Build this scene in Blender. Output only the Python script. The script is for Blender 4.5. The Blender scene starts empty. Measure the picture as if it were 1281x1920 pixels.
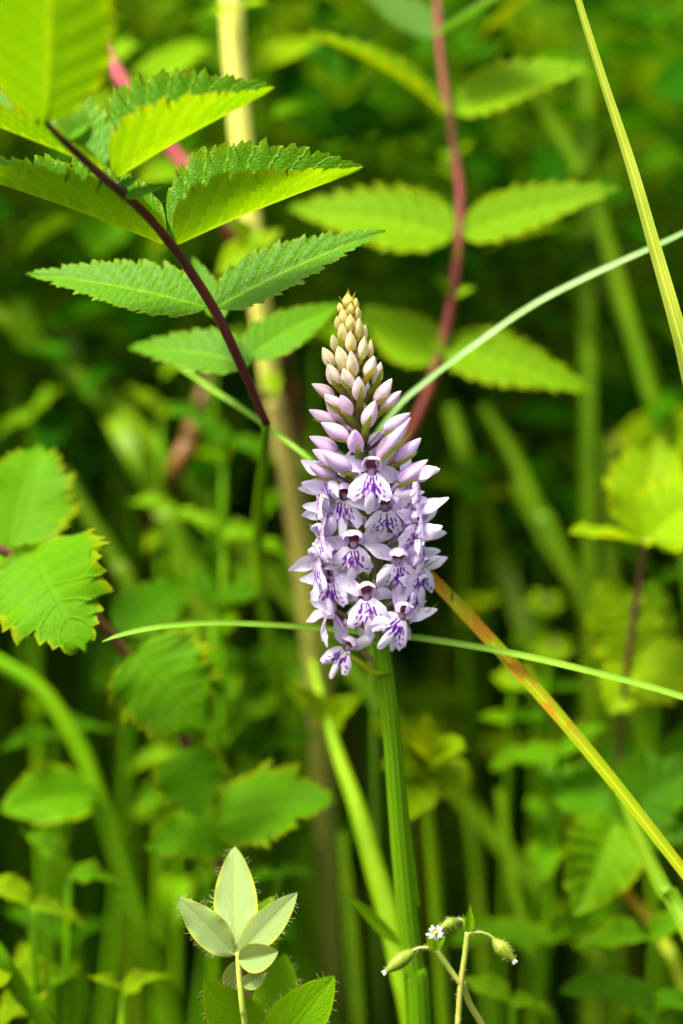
import bpy, math, random
import numpy as np
from mathutils import Vector, Matrix

random.seed(7)
rng = np.random.default_rng(11)
scene = bpy.context.scene
COL = scene.collection
R_ = math.radians

# ------------------------------------------------------------------ camera
PITCH = R_(12)
DIST = 0.60                                  # lens to flower spike, metres
PX = 0.25 / 1920                             # metres per photo pixel at the spike
FWD = Vector((0, math.cos(PITCH), -math.sin(PITCH)))
RIGHT = Vector((1, 0, 0))
UPV = Vector((0, math.sin(PITCH), math.cos(PITCH)))
CENTRE = Vector((0, 0, 0.235))
CAM = CENTRE - FWD * DIST
cd = bpy.data.cameras.new('camera')
cam = bpy.data.objects.new('camera', cd)
COL.objects.link(cam)
cam.location = CAM
cam.rotation_euler = (R_(90) - PITCH, 0, 0)
cd.sensor_fit = 'VERTICAL'
cd.sensor_height = 36
cd.lens = 36 * DIST / 0.25
cd.clip_start = 0.02
cd.clip_end = 400
cd.dof.use_dof = True
cd.dof.focus_distance = DIST - 0.008
cd.dof.aperture_fstop = 4.2
scene.camera = cam

# ------------------------------------------------------------------ sky, sun, exposure
SUN_EL, SUN_AZ = R_(66), R_(-112)             # azimuth clockwise from +Y (behind the flower)
world = bpy.data.worlds.new('World')
scene.world = world
world.use_nodes = True
wn = world.node_tree
bg = wn.nodes['Background']
sky = wn.nodes.new('ShaderNodeTexSky')
sky.sky_type = 'NISHITA'
sky.sun_disc = False
sky.sun_elevation = SUN_EL
sky.sun_rotation = SUN_AZ
sky.air_density = 0.6
sky.ozone_density = 0.4
sky.dust_density = 9.0
wn.links.new(sky.outputs[0], bg.inputs[0])
bg.inputs[1].default_value = 0.15
sd = bpy.data.lights.new('sun', 'SUN')
sd.energy = 3.4
sd.angle = R_(12)
sd.color = (1.0, 0.96, 0.88)
sun = bpy.data.objects.new('sun', sd)
COL.objects.link(sun)
sdir = Vector((math.sin(SUN_AZ) * math.cos(SUN_EL), math.cos(SUN_AZ) * math.cos(SUN_EL), math.sin(SUN_EL)))
sun.rotation_euler = sdir.to_track_quat('Z', 'Y').to_euler()
sun.location = (0, 0, 3)
vs = scene.view_settings
vs.view_transform = 'Standard'
vs.look = 'None'
vs.exposure = 1.55
vs.gamma = 1
vs.use_curve_mapping = False
scene.cycles.use_denoising = True
scene.cycles.use_adaptive_sampling = False
scene.cycles.max_bounces = 5
scene.cycles.transmission_bounces = 4
scene.cycles.diffuse_bounces = 3


# ------------------------------------------------------------------ basic helpers
DSHIFT = 0.0


def at(x, y, d=0.0):
    """photo position at d metres behind the spike -> world point"""
    d += DSHIFT
    s = (DIST + d) / DIST
    return CAM + FWD * (DIST + d) + RIGHT * ((x - 640.5) * PX * s) + UPV * ((960 - y) * PX * s)


def size(px, d=0.0):
    return px * PX * (DIST + d) / DIST


def mesh_obj(name, verts, faces, mat=None, parent=None, uv=None, col=None, smooth=True):
    me = bpy.data.meshes.new(name)
    me.from_pydata([tuple(v) for v in verts], [], [tuple(f) for f in faces])
    if smooth:
        me.polygons.foreach_set('use_smooth', [True] * len(me.polygons))
    if uv is not None:
        lay = me.uv_layers.new(name='UVMap')
        vi = np.empty(len(me.loops), dtype=np.int32)
        me.loops.foreach_get('vertex_index', vi)
        lay.data.foreach_set('uv', np.asarray(uv, dtype=np.float32)[vi].ravel())
    if col is not None:
        ca = me.color_attributes.new('tint', 'FLOAT_COLOR', 'POINT')
        c = np.ones((len(verts), 4), dtype=np.float32)
        c[:, :3] = np.asarray(col)
        ca.data.foreach_set('color', c.ravel())
    if mat:
        me.materials.append(mat)
    o = bpy.data.objects.new(name, me)
    COL.objects.link(o)
    if parent is not None:
        o.parent = parent
    return o


def link_mesh(name, me, parent=None, matrix=None):
    o = bpy.data.objects.new(name, me)
    COL.objects.link(o)
    if parent is not None:
        o.parent = parent
    if matrix is not None:
        o.matrix_local = matrix
    return o


def thing(name, label, cat, loc=(0, 0, 0), group=None):
    o = bpy.data.objects.new(name, None)
    COL.objects.link(o)
    o.empty_display_size = 0.01
    o.location = loc
    o['label'] = label
    o['category'] = cat
    if group:
        o['group'] = group
    return o


def tag(o, label, cat, group=None):
    o['label'] = label
    o['category'] = cat
    if group:
        o['group'] = group


def catmull(pts, n=6):
    P = [np.array(p, float) for p in pts]
    if len(P) < 3:
        return np.array([P[0] + (P[-1] - P[0]) * t for t in np.linspace(0, 1, n + 1)])
    Q = [2 * P[0] - P[1]] + P + [2 * P[-1] - P[-2]]
    out = []
    for i in range(1, len(Q) - 2):
        p0, p1, p2, p3 = Q[i - 1:i + 3]
        for t in np.linspace(0, 1, n, endpoint=False):
            out.append(.5 * (2 * p1 + (p2 - p0) * t + (2 * p0 - 5 * p1 + 4 * p2 - p3) * t * t + (3 * p1 - p0 - 3 * p2 + p3) * t ** 3))
    out.append(P[-1])
    return np.array(out)


def grid_faces(nu, nv, wrap=False):
    f = []
    for i in range(nu - 1):
        for j in range(nv if wrap else nv - 1):
            j2 = (j + 1) % nv
            f.append((i * nv + j, i * nv + j2, (i + 1) * nv + j2, (i + 1) * nv + j))
    return f


def tube_data(pts, rad, sides=8, n=6, ridges=0, ridge_amp=0.0):
    """pts: points; rad: radii; returns verts, faces, uv"""
    C = catmull([tuple(p) + (r,) for p, r in zip(pts, rad)], n)
    P, Rr = C[:, :3], np.maximum(C[:, 3], 1e-5)
    T = np.gradient(P, axis=0)
    T /= np.linalg.norm(T, axis=1)[:, None] + 1e-12
    ref = np.array([0, -1.0, 0.02]) if abs(T[0][1]) < .9 else np.array([1.0, 0, 0])
    V, UV = [], []
    N = ref - T[0] * ref.dot(T[0])
    N /= np.linalg.norm(N)
    for i in range(len(P)):
        N = N - T[i] * N.dot(T[i])
        N /= np.linalg.norm(N) + 1e-12
        B = np.cross(T[i], N)
        for k in range(sides):
            a = 2 * math.pi * k / sides
            r = Rr[i] * (1 + (ridge_amp * math.cos(a * ridges) if ridges else 0))
            V.append(P[i] + (N * math.cos(a) + B * math.sin(a)) * r)
            UV.append((i / (len(P) - 1), k / sides))
    F = grid_faces(len(P), sides, True)
    F.append(tuple(range(sides))[::-1])
    F.append(tuple(range((len(P) - 1) * sides, len(P) * sides)))
    return V, F, UV


def tube(name, pts, rad, mat, parent=None, sides=8, n=6, ridges=0, ridge_amp=0.0):
    V, F, UV = tube_data(pts, rad, sides, n, ridges, ridge_amp)
    return mesh_obj(name, V, F, mat, parent, UV)


def ptube(name, pp, mat, parent=None, sides=8, n=6, to_ground=False, **kw):
    """pp: (x, y, depth, width px)"""
    pts = [at(x, y, d) for x, y, d, w in pp]
    rad = [size(w, d) / 2 for x, y, d, w in pp]
    if to_ground:
        l, p = pts[-1], pts[-2]
        dr = (l - p).normalized()
        k = l.z / max(0.35, -dr.z)
        g = Vector((l.x + dr.x * k * .5, l.y + dr.y * k * .5 + .0, -0.004))
        pts.append((l + g) / 2 + Vector((dr.x, dr.y, 0)) * k * .1)
        rad.append(rad[-1])
        pts.append(g)
        rad.append(rad[-1])
    if parent is not None:
        off = parent.matrix_basis.translation
        pts = [p - off for p in pts]
    return tube(name, pts, rad, mat, parent, sides, n, **kw)


def blade_data(pts, widths, normal, fold=0.25, n=7, across=5):
    C = catmull([tuple(p) + (w,) for p, w in zip(pts, widths)], n)
    P, W = C[:, :3], np.maximum(C[:, 3], 0)
    T = np.gradient(P, axis=0)
    T /= np.linalg.norm(T, axis=1)[:, None] + 1e-12
    V, UV = [], []
    for i in range(len(P)):
        nn = np.array(normal if not callable(normal) else normal(i / (len(P) - 1)), float)
        nn = nn - T[i] * nn.dot(T[i])
        nn /= np.linalg.norm(nn) + 1e-12
        b = np.cross(nn, T[i])
        for k in range(across):
            v = -1 + 2 * k / (across - 1)
            V.append(P[i] + b * v * W[i] / 2 + nn * abs(v) * W[i] / 2 * fold)
            UV.append((i / (len(P) - 1), v * .5 + .5))
    return V, grid_faces(len(P), across), UV


def blade(name, pp, mat, parent=None, face=70, fold=.3, n=8, to_ground=False):
    pts = [at(x, y, d) for x, y, d, w in pp]
    wid = [size(w, d) for x, y, d, w in pp]
    if to_ground:
        l, p = pts[-1], pts[-2]
        dr = (l - p).normalized()
        k = l.z / max(0.4, -dr.z)
        pts.append(Vector((l.x + dr.x * k * .8, l.y + dr.y * k * .8, -0.003)))
        wid.append(wid[-1])
    a = R_(face)
    nrm = Vector((0, 0, 1)) * math.cos(a) - FWD * math.sin(a)
    V, F, UV = blade_data(pts, wid, nrm, fold, n)
    return mesh_obj(name, V, F, mat, parent, UV)


# ------------------------------------------------------------------ materials
def nd(nt, kind, **kw):
    n = nt.nodes.new(kind)
    for k, v in kw.items():
        setattr(n, k, v)
    return n


def math_n(nt, op, a, b=None, c=None, clamp=False):
    n = nd(nt, 'ShaderNodeMath', operation=op, use_clamp=clamp)
    for i, v in enumerate((a, b, c)):
        if v is None:
            continue
        if isinstance(v, (int, float)):
            n.inputs[i].default_value = v
        else:
            nt.links.new(v, n.inputs[i])
    return n.outputs[0]


def mix_c(nt, fac, a, b, blend='MIX'):
    n = nd(nt, 'ShaderNodeMix', data_type='RGBA', blend_type=blend)
    for i, v in ((0, fac), (6, a), (7, b)):
        if isinstance(v, (int, float)):
            n.inputs[i].default_value = v
        elif isinstance(v, tuple):
            n.inputs[i].default_value = v if len(v) == 4 else v + (1,)
        else:
            nt.links.new(v, n.inputs[i])
    return n.outputs[2]


def smooth(nt, v, lo, hi):
    n = nd(nt, 'ShaderNodeMapRange', interpolation_type='SMOOTHSTEP')
    nt.links.new(v, n.inputs[0])
    n.inputs[1].default_value = lo
    n.inputs[2].default_value = hi
    return n.outputs[0]


def noise(nt, scale, detail=3, vec=None, rough=.55):
    n = nd(nt, 'ShaderNodeTexNoise')
    n.inputs['Scale'].default_value = scale
    n.inputs['Detail'].default_value = detail
    n.inputs['Roughness'].default_value = rough
    if vec is not None:
        nt.links.new(vec, n.inputs['Vector'])
    return n.outputs['Fac']


def new_mat(name):
    m = bpy.data.materials.new(name)
    m.use_nodes = True
    nt = m.node_tree
    nt.nodes.clear()
    out = nd(nt, 'ShaderNodeOutputMaterial')
    return m, nt, out


def finish(nt, out, col, rough=.5, spec=.35, trans=0.4, tcol=None, bump=None, bump_d=.0003, bump_s=.5, sheen=0):
    p = nd(nt, 'ShaderNodeBsdfPrincipled')
    nt.links.new(col, p.inputs['Base Color'])
    if isinstance(rough, (int, float)):
        p.inputs['Roughness'].default_value = rough
    else:
        nt.links.new(rough, p.inputs['Roughness'])
    p.inputs['Specular IOR Level'].default_value = spec
    if bump is not None:
        b = nd(nt, 'ShaderNodeBump')
        b.inputs['Strength'].default_value = bump_s
        b.inputs['Distance'].default_value = bump_d
        nt.links.new(bump, b.inputs['Height'])
        nt.links.new(b.outputs[0], p.inputs['Normal'])
    if trans > 0:
        t = nd(nt, 'ShaderNodeBsdfTranslucent')
        nt.links.new(tcol if tcol is not None else col, t.inputs[0])
        mx = nd(nt, 'ShaderNodeMixShader')
        mx.inputs[0].default_value = trans
        nt.links.new(p.outputs[0], mx.inputs[1])
        nt.links.new(t.outputs[0], mx.inputs[2])
        nt.links.new(mx.outputs[0], out.inputs[0])
    else:
        nt.links.new(p.outputs[0], out.inputs[0])


FOLIAGE = .68


def dim(c, f=None):
    return tuple(x * (f or FOLIAGE) for x in c)


def leaf_mat(name, ca, cb, under, vein, edge, nv=9, k=.22, edge_amt=.5, trans=.42, rough=.42, vary=.25, vein_amt=.55, relief=.6, blotch=None, spec=.03):
    ca, cb, under, vein, edge = map(dim, (ca, cb, under, vein, edge))
    m, nt, out = new_mat(name)
    uv = nd(nt, 'ShaderNodeUVMap').outputs[0]
    sep = nd(nt, 'ShaderNodeSeparateXYZ')
    nt.links.new(uv, sep.inputs[0])
    u = sep.outputs[0]
    v = math_n(nt, 'MULTIPLY', math_n(nt, 'ABSOLUTE', math_n(nt, 'SUBTRACT', sep.outputs[1], .5)), 2)
    ph = math_n(nt, 'MULTIPLY', math_n(nt, 'SUBTRACT', u, math_n(nt, 'MULTIPLY', v, k)), float(nv))
    f = math_n(nt, 'MULTIPLY', math_n(nt, 'ABSOLUTE', math_n(nt, 'SUBTRACT', math_n(nt, 'FRACT', math_n(nt, 'ADD', ph, 20)), .5)), 2)
    lat = smooth(nt, f, .80, .98)
    mid = smooth(nt, v, .07, .02)
    vm = math_n(nt, 'MAXIMUM', math_n(nt, 'MULTIPLY', lat, .75), mid)
    tc = nd(nt, 'ShaderNodeTexCoord').outputs['Object']
    oi = nd(nt, 'ShaderNodeObjectInfo')
    addv = nd(nt, 'ShaderNodeVectorMath', operation='ADD')
    nt.links.new(tc, addv.inputs[0])
    nt.links.new(oi.outputs['Random'], addv.inputs[1])
    big = noise(nt, 45, 3, addv.outputs[0])
    fine = noise(nt, 600, 2, addv.outputs[0])
    c = mix_c(nt, smooth(nt, big, .35, .65), ca, cb)
    c = mix_c(nt, math_n(nt, 'MULTIPLY', fine, .25), c, tuple(x * .6 for x in ca))
    if blotch:
        bl = noise(nt, 170, 3, addv.outputs[0])
        c = mix_c(nt, math_n(nt, 'MULTIPLY', smooth(nt, bl, .5, .62), .75), c, blotch)
    c = mix_c(nt, math_n(nt, 'MULTIPLY', vm, vein_amt), c, vein)
    un = mix_c(nt, math_n(nt, 'MULTIPLY', vm, vein_amt * .7), under, vein)
    geo = nd(nt, 'ShaderNodeNewGeometry')
    c = mix_c(nt, geo.outputs['Backfacing'], c, un)
    c = mix_c(nt, math_n(nt, 'MULTIPLY', smooth(nt, v, .80, 1.0), edge_amt), c, edge)
    hsv = nd(nt, 'ShaderNodeHueSaturation')
    val = math_n(nt, 'ADD', math_n(nt, 'MULTIPLY', oi.outputs['Random'], 2 * vary), 1 - vary)
    nt.links.new(val, hsv.inputs['Value'])
    nt.links.new(c, hsv.inputs['Color'])
    c = hsv.outputs[0]
    vor = nd(nt, 'ShaderNodeTexVoronoi', feature='DISTANCE_TO_EDGE')
    vor.inputs['Scale'].default_value = 900
    nt.links.new(tc, vor.inputs['Vector'])
    h = math_n(nt, 'SUBTRACT', math_n(nt, 'MULTIPLY', smooth(nt, vor.outputs['Distance'], 0, .35), .22), math_n(nt, 'MULTIPLY', vm, .8))
    tcol = mix_c(nt, 1.0, c, (2.1, 1.5, .3, 1), 'MULTIPLY')
    finish(nt, out, c, rough, spec, trans, tcol, h, .0006, relief)
    return m


def stem_mat(name, ca, cb, scale=120, rough=.45, trans=.0, stripe=0, spec=.35, stretch=.08, lo=.4, hi=.62):
    m, nt, out = new_mat(name)
    tc = nd(nt, 'ShaderNodeTexCoord').outputs['Object']
    mp = nd(nt, 'ShaderNodeMapping')
    mp.inputs['Scale'].default_value = (1, 1, stretch)
    nt.links.new(tc, mp.inputs[0])
    n1 = noise(nt, scale, 4, mp.outputs[0])
    c = mix_c(nt, smooth(nt, n1, lo, hi), ca, cb)
    n2 = noise(nt, scale * 6, 3, mp.outputs[0])
    c = mix_c(nt, math_n(nt, 'MULTIPLY', n2, .35), c, tuple(x * .45 for x in ca))
    if stripe:
        uv = nd(nt, 'ShaderNodeUVMap').outputs[0]
        sep = nd(nt, 'ShaderNodeSeparateXYZ')
        nt.links.new(uv, sep.inputs[0])
        s = math_n(nt, 'SINE', math_n(nt, 'MULTIPLY', sep.outputs[1], 2 * math.pi * stripe))
        c = mix_c(nt, math_n(nt, 'MULTIPLY', smooth(nt, s, .2, 1), .22), c, tuple(min(1, x * 1.5) for x in cb))
        h = s
    else:
        h = n2
    finish(nt, out, c, rough, spec, trans, None, h, .0002, .5)
    return m


def blade_mat(name, ca, cb, stripe=6, trans=.35, patch=None, vary=.25, rough=.4, mid=.35):
    m, nt, out = new_mat(name)
    uv = nd(nt, 'ShaderNodeUVMap').outputs[0]
    sep = nd(nt, 'ShaderNodeSeparateXYZ')
    nt.links.new(uv, sep.inputs[0])
    tc = nd(nt, 'ShaderNodeTexCoord').outputs['Object']
    oi = nd(nt, 'ShaderNodeObjectInfo')
    c = mix_c(nt, smooth(nt, noise(nt, 60, 3, tc), .35, .65), ca, cb)
    s = math_n(nt, 'SINE', math_n(nt, 'MULTIPLY', sep.outputs[1], 2 * math.pi * stripe))
    c = mix_c(nt, math_n(nt, 'MULTIPLY', smooth(nt, s, -.2, 1), .3), c, tuple(x * .55 for x in ca))
    v = math_n(nt, 'ABSOLUTE', math_n(nt, 'SUBTRACT', sep.outputs[1], .5))
    c = mix_c(nt, math_n(nt, 'MULTIPLY', smooth(nt, v, .12, .02), mid), c, tuple(min(1, x * 1.8 + .03) for x in cb))
    if patch:
        mp = nd(nt, 'ShaderNodeMapping')
        mp.inputs['Scale'].default_value = (1, 1, .45)
        nt.links.new(tc, mp.inputs[0])
        pn = noise(nt, 130, 4, mp.outputs[0], .65)
        pn = math_n(nt, 'ADD', pn, math_n(nt, 'MULTIPLY', math_n(nt, 'SUBTRACT', .34, sep.outputs[0]), .7))
        c = mix_c(nt, smooth(nt, pn, .42, .60), c, patch[0])
        pn2 = noise(nt, 420, 3, mp.outputs[0])
        pn2 = math_n(nt, 'ADD', pn2, math_n(nt, 'MULTIPLY', math_n(nt, 'SUBTRACT', .35, sep.outputs[0]), .25))
        c = mix_c(nt, math_n(nt, 'MULTIPLY', smooth(nt, pn2, .60, .70), .9), c, patch[1])
    hsv = nd(nt, 'ShaderNodeHueSaturation')
    nt.links.new(math_n(nt, 'ADD', math_n(nt, 'MULTIPLY', oi.outputs['Random'], 2 * vary), 1 - vary), hsv.inputs['Value'])
    nt.links.new(c, hsv.inputs['Color'])
    finish(nt, out, hsv.outputs[0], rough, .12, trans, None, s, .00015, .4)
    return m


def attr_mat(name, trans=.3, rough=.5, spec=.3, bump_scale=900, tgain=(1, 1, 1), obj_color=False, bump_s=.25):
    """colour comes from the mesh's own pigment attribute (times the object's own colour)"""
    m, nt, out = new_mat(name)
    a = nd(nt, 'ShaderNodeAttribute', attribute_name='tint')
    c = a.outputs['Color']
    if obj_color:
        oi = nd(nt, 'ShaderNodeObjectInfo')
        c = mix_c(nt, 1.0, c, oi.outputs['Color'], 'MULTIPLY')
    tc = nd(nt, 'ShaderNodeTexCoord').outputs['Object']
    n1 = noise(nt, bump_scale, 3, tc)
    c2 = mix_c(nt, math_n(nt, 'MULTIPLY', n1, .22), c, (.62, .5, .72, 1), 'MULTIPLY') if not obj_color and tgain != (1, 1, 1) else c
    tcol = mix_c(nt, 1.0, c2, tuple(tgain) + (1,), 'MULTIPLY')
    finish(nt, out, c2, rough, spec, trans, tcol, n1, .0002, bump_s)
    return m


M = {}
# meadowsweet leaves, sharp plant
M['sweet'] = leaf_mat('meadowsweet_leaf', (.115, .35, .002), (.17, .42, .003), (.095, .29, .002), (.25, .50, .012), (.36, .44, .004), nv=9, edge_amt=.3, vary=.10, relief=.55, spec=.09, vein_amt=.85)
M['sweet_far'] = leaf_mat('meadowsweet_leaf_far', (.13, .33, .001), (.19, .40, .002), (.16, .35, .002), (.36, .52, .012), (.40, .48, .004), nv=9, edge_amt=.6, vary=.12)
M['birch'] = leaf_mat('toothed_leaf', (.055, .31, .001), (.10, .37, .001), (.12, .34, .003), (.13, .40, .003), (.42, .44, .003), nv=7, edge_amt=.55, vary=.12)
M['herb'] = leaf_mat('herb_leaf', (.024, .15, .001), (.05, .21, .001), (.07, .23, .002), (.07, .25, .002), (.16, .31, .003), nv=6, edge_amt=.4, vary=.35)
M['lime'] = leaf_mat('lime_leaf', (.18, .38, .001), (.27, .45, .001), (.22, .40, .002), (.36, .52, .004), (.46, .50, .003), nv=7, edge_amt=.5, vary=.15)
M['blue'] = leaf_mat('grey_green_leaf', (.05, .21, .03), (.07, .24, .035), (.12, .28, .04), (.13, .3, .04), (.2, .35, .03), nv=8, vary=.1)
M['trefoil_under'] = leaf_mat('trefoil_leaf_pale', (.31, .45, .15), (.35, .49, .17), (.31, .45, .15), (.50, .62, .10), (.56, .58, .02), nv=6, k=.5, edge_amt=.8, vary=.06, vein_amt=.6, relief=.15, trans=.3)
M['trefoil'] = leaf_mat('trefoil_leaf', (.06, .29, .001), (.10, .36, .001), (.16, .38, .003), (.14, .40, .003), (.36, .44, .003), nv=6, k=.5, edge_amt=.6, vary=.12, vein_amt=.35, relief=.3, blotch=(.20, .40, .002))
M['red_stem'] = stem_mat('dark_red_stem', (.085, .010, .016), (.15, .022, .022), 150, .38)
M['pink_stem'] = stem_mat('pink_red_stem', (.36, .055, .07), (.30, .085, .05), 90, .45)
M['brownred_stem'] = stem_mat('brown_red_stem', (.19, .045, .035), (.15, .12, .02), 110, .5, stretch=.5, lo=.45, hi=.7, spec=.15)
M['brown_stem'] = stem_mat('brown_stem', (.10, .035, .015), (.16, .06, .02), 90, .5)
M['orange_stem'] = stem_mat('orange_brown_stem', (.17, .075, .012), (.14, .08, .012), 90, .5)
M['green_stem'] = stem_mat('green_stem', (.08, .22, .001), (.12, .26, .001), 70, .5, spec=.06)
M['lime_stem'] = stem_mat('lime_stem', (.19, .34, .002), (.15, .30, .002), 70, .5, spec=.08)
M['pale_stem'] = stem_mat('pale_yellow_stem', (.62, .58, .10), (.46, .50, .06), 40, .5, stripe=5)
M['tan_stem'] = stem_mat('tan_stem', (.28, .21, .05), (.24, .25, .03), 40, .5, stripe=5)
M['orchid_stem'] = stem_mat('orchid_stem', (.085, .22, .001), (.12, .26, .002), 160, .5, stripe=11, trans=.0, spec=.1)
M['spike_stem'] = stem_mat('spike_stem', (.10, .17, .015), (.13, .14, .03), 220, .42, stripe=5)
M['bract'] = stem_mat('bract', (.27, .36, .010), (.38, .36, .014), 160, .42, trans=.25, stretch=1)
M['bract_yellow'] = stem_mat('bract_yellow', (.60, .52, .06), (.66, .50, .05), 160, .42, trans=.25, stretch=1)
M['ovary'] = stem_mat('ovary', (.16, .20, .02), (.22, .15, .05), 250, .45, stripe=4)
M['trefoil_stem'] = stem_mat('trefoil_stem', (.46, .55, .10), (.40, .50, .06), 160, .4)
M['weed_stem'] = stem_mat('weed_stem', (.30, .38, .05), (.40, .34, .07), 120, .42)
M['weed_green'] = stem_mat('weed_bud', (.17, .28, .006), (.24, .31, .01), 350, .45, trans=.15, stretch=.6)
M['hair'] = stem_mat('hair', (.48, .52, .24), (.50, .52, .24), 100, .5, trans=.4)
M['white'] = stem_mat('white_petal', (.85, .85, .82), (.9, .9, .88), 300, .5, trans=.3)
M['blade_y'] = blade_mat('yellow_green_blade', (.34, .44, .03), (.44, .52, .05), 5, vary=.02)
M['blade_b'] = blade_mat('blue_green_blade', (.20, .38, .10), (.27, .44, .15), 3, vary=.02, mid=.2)
M['blade_g'] = blade_mat('green_blade', (.15, .34, .015), (.22, .42, .03), 3, vary=.1)
M['blade_bg'] = blade_mat('far_blade', (.09, .21, .001), (.14, .26, .001), 3, vary=.3)
M['blade_dry'] = blade_mat('browning_blade', (.26, .36, .004), (.33, .38, .004), 4, vary=.02, patch=((.40, .19, .008), (.12, .03, .008)))
M['petal'] = attr_mat('petal', .34, .55, .2, 700, (1.0, .86, 1.04))
M['bud'] = attr_mat('bud', .38, .5, .25, 500, (1, 1, 1), True)
M['column'] = attr_mat('column', .1, .35, .4, 700, (1, 1, 1))


def soil_mat():
    m, nt, out = new_mat('soil')
    tc = nd(nt, 'ShaderNodeTexCoord').outputs['Object']
    c = mix_c(nt, smooth(nt, noise(nt, 30, 6, tc), .4, .6), (.016, .012, .007), (.016, .026, .006))
    finish(nt, out, c, .9, .2, 0, None, noise(nt, 140, 6, tc), .004, 1)
    return m


def field_mat(name, trans=.4, rough=.45):
    m, nt, out = new_mat(name)
    a = nd(nt, 'ShaderNodeAttribute', attribute_name='tint')
    tc = nd(nt, 'ShaderNodeTexCoord').outputs['Object']
    c = mix_c(nt, math_n(nt, 'MULTIPLY', noise(nt, 90, 3, tc), .4), a.outputs['Color'], (.5, .6, .5, 1), 'MULTIPLY')
    tcol = mix_c(nt, 1.0, c, (2.1, 1.5, .3, 1), 'MULTIPLY')
    finish(nt, out, c, .6, .015, trans, tcol)
    return m


M['soil'] = soil_mat()
M['field'] = field_mat('meadow_leaf', .45)

# ------------------------------------------------------------------ the ground
gn = 60
xs = np.sinh(np.linspace(-5, 5, gn)) / math.sinh(5) * 150
GX, GY = np.meshgrid(xs, xs, indexing='ij')
GZ = -.006 + .004 * np.sin(GX * 9) * np.cos(GY * 7)
GZ[np.abs(GX) + np.abs(GY) > 6] = -.006
g = mesh_obj('ground', np.stack([GX, GY, GZ], -1).reshape(-1, 3), grid_faces(gn, gn), M['soil'])
g['kind'] = 'structure'
g['label'] = 'dark damp soil under the meadow plants'


# ------------------------------------------------------------------ leaf geometry
def leaf_data(L, W, shape='sweet', fold=0., curl=0., teeth=0, tooth=.08, pleat=.0, nv=9, k=.22, wave=0., twist=0., nu=None, nvs=13, seed=0, dbl=False):
    r = np.random.default_rng(seed)
    nu = nu or (max(30, teeth * 6) if teeth else 30)
    u = np.linspace(0, 1, nu)
    if shape == 'sweet':      # ovate, drawn out to a tip
        w = np.sin(np.pi * u ** .62) ** .85 * (1 - .25 * u)
    elif shape == 'broad':    # broad toothed leaf with a point
        w = np.interp(u, [0, .04, .12, .25, .45, .65, .8, .92, 1], [.0, .45, .8, .98, 1, .78, .5, .2, 0])
    elif shape == 'round':
        w = np.sqrt(np.clip(1 - (2 * u - 1) ** 2, 0, 1)) ** .9
    elif shape == 'elliptic':
        w = np.sin(np.pi * u ** .85) ** .8
        w = w * np.interp(u, [0, .9, 1], [1, 1, .9])
    elif shape == 'obovate':
        w = np.sin(np.pi * u ** 1.15) ** .75
    else:                     # lance
        w = np.sin(np.pi * u ** .7) ** 1.1 * (1 - .2 * u)
    w = np.clip(w, 0, None)
    base_w = w.copy()
    if teeth:
        env = np.clip(np.sin(np.pi * np.clip(u, .02, 1)), .12, 1) ** .5
        jit = np.cumsum(r.normal(0, .004, nu))
        saw = np.mod((u + jit) * teeth, 1)
        w = w + tooth * (saw - .4) * env * (u < .985)
        if dbl:
            saw2 = np.mod((u + jit) * teeth / 3.0, 1)
            w = w + tooth * 1.1 * (saw2 - .5) * env * (u < .97)
        w = np.clip(w, 0, None)
    w[0] = min(w[0], .02)
    w[-1] = 0
    vv = np.linspace(-1, 1, nvs)
    # denser near midrib and margin
    V = np.zeros((nu, nvs, 3))
    UV = np.zeros((nu, nvs, 2))
    half = W / 2
    ph1, ph2 = r.uniform(0, 6.28, 2)
    for j, v in enumerate(vv):
        a = abs(v)
        ww = base_w * a + (w - base_w) * a ** 4
        y = np.sign(v) * ww * half
        x = u * L + (w - base_w) * a ** 4 * half * .5
        phv = (u - k * a) * nv
        f = np.abs(np.mod(phv + 20, 1) - .5) * 2
        z = pleat * half * (-(f ** 3)) * np.clip(a * 3, 0, 1) * base_w
        z = z - pleat * half * .6 * np.exp(-(a * 9) ** 2)
        z = z + wave * half * np.sin(u * 9 + ph1 + (1.5 if v > 0 else 0)) * a ** 2 + wave * .5 * half * np.sin(u * 21 + ph2) * a ** 3
        fa = fold * (1 if a < 1e-9 else 1)
        V[:, j, 0] = x
        V[:, j, 1] = y * math.cos(fa) - 0
        V[:, j, 2] = z + np.abs(y) * math.sin(fa)
        UV[:, j, 0] = u
        UV[:, j, 1] = v * .5 + .5
    # twist about the long axis
    if twist:
        tw = twist * u
        c, s = np.cos(tw)[:, None], np.sin(tw)[:, None]
        y, z = V[..., 1].copy(), V[..., 2].copy()
        V[..., 1] = y * c - z * s
        V[..., 2] = y * s + z * c
    if curl:
        x, z = V[..., 0].copy(), V[..., 2].copy()
        Rr = L / curl
        th = x / Rr
        V[..., 0] = (Rr + z) * np.sin(th)
        V[..., 2] = (Rr + z) * np.cos(th) - Rr
        # put the chord back on the x axis
        ch = np.array([Rr * math.sin(curl), Rr * math.cos(curl) - Rr])
        l = np.linalg.norm(ch)
        c, s = ch[0] / l, ch[1] / l
        x, z = V[..., 0].copy(), V[..., 2].copy()
        V[..., 0] = (x * c + z * s) * L / l
        V[..., 2] = (-x * s + z * c) * L / l
    return V.reshape(-1, 3), grid_faces(nu, nvs), UV.reshape(-1, 2)


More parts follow.
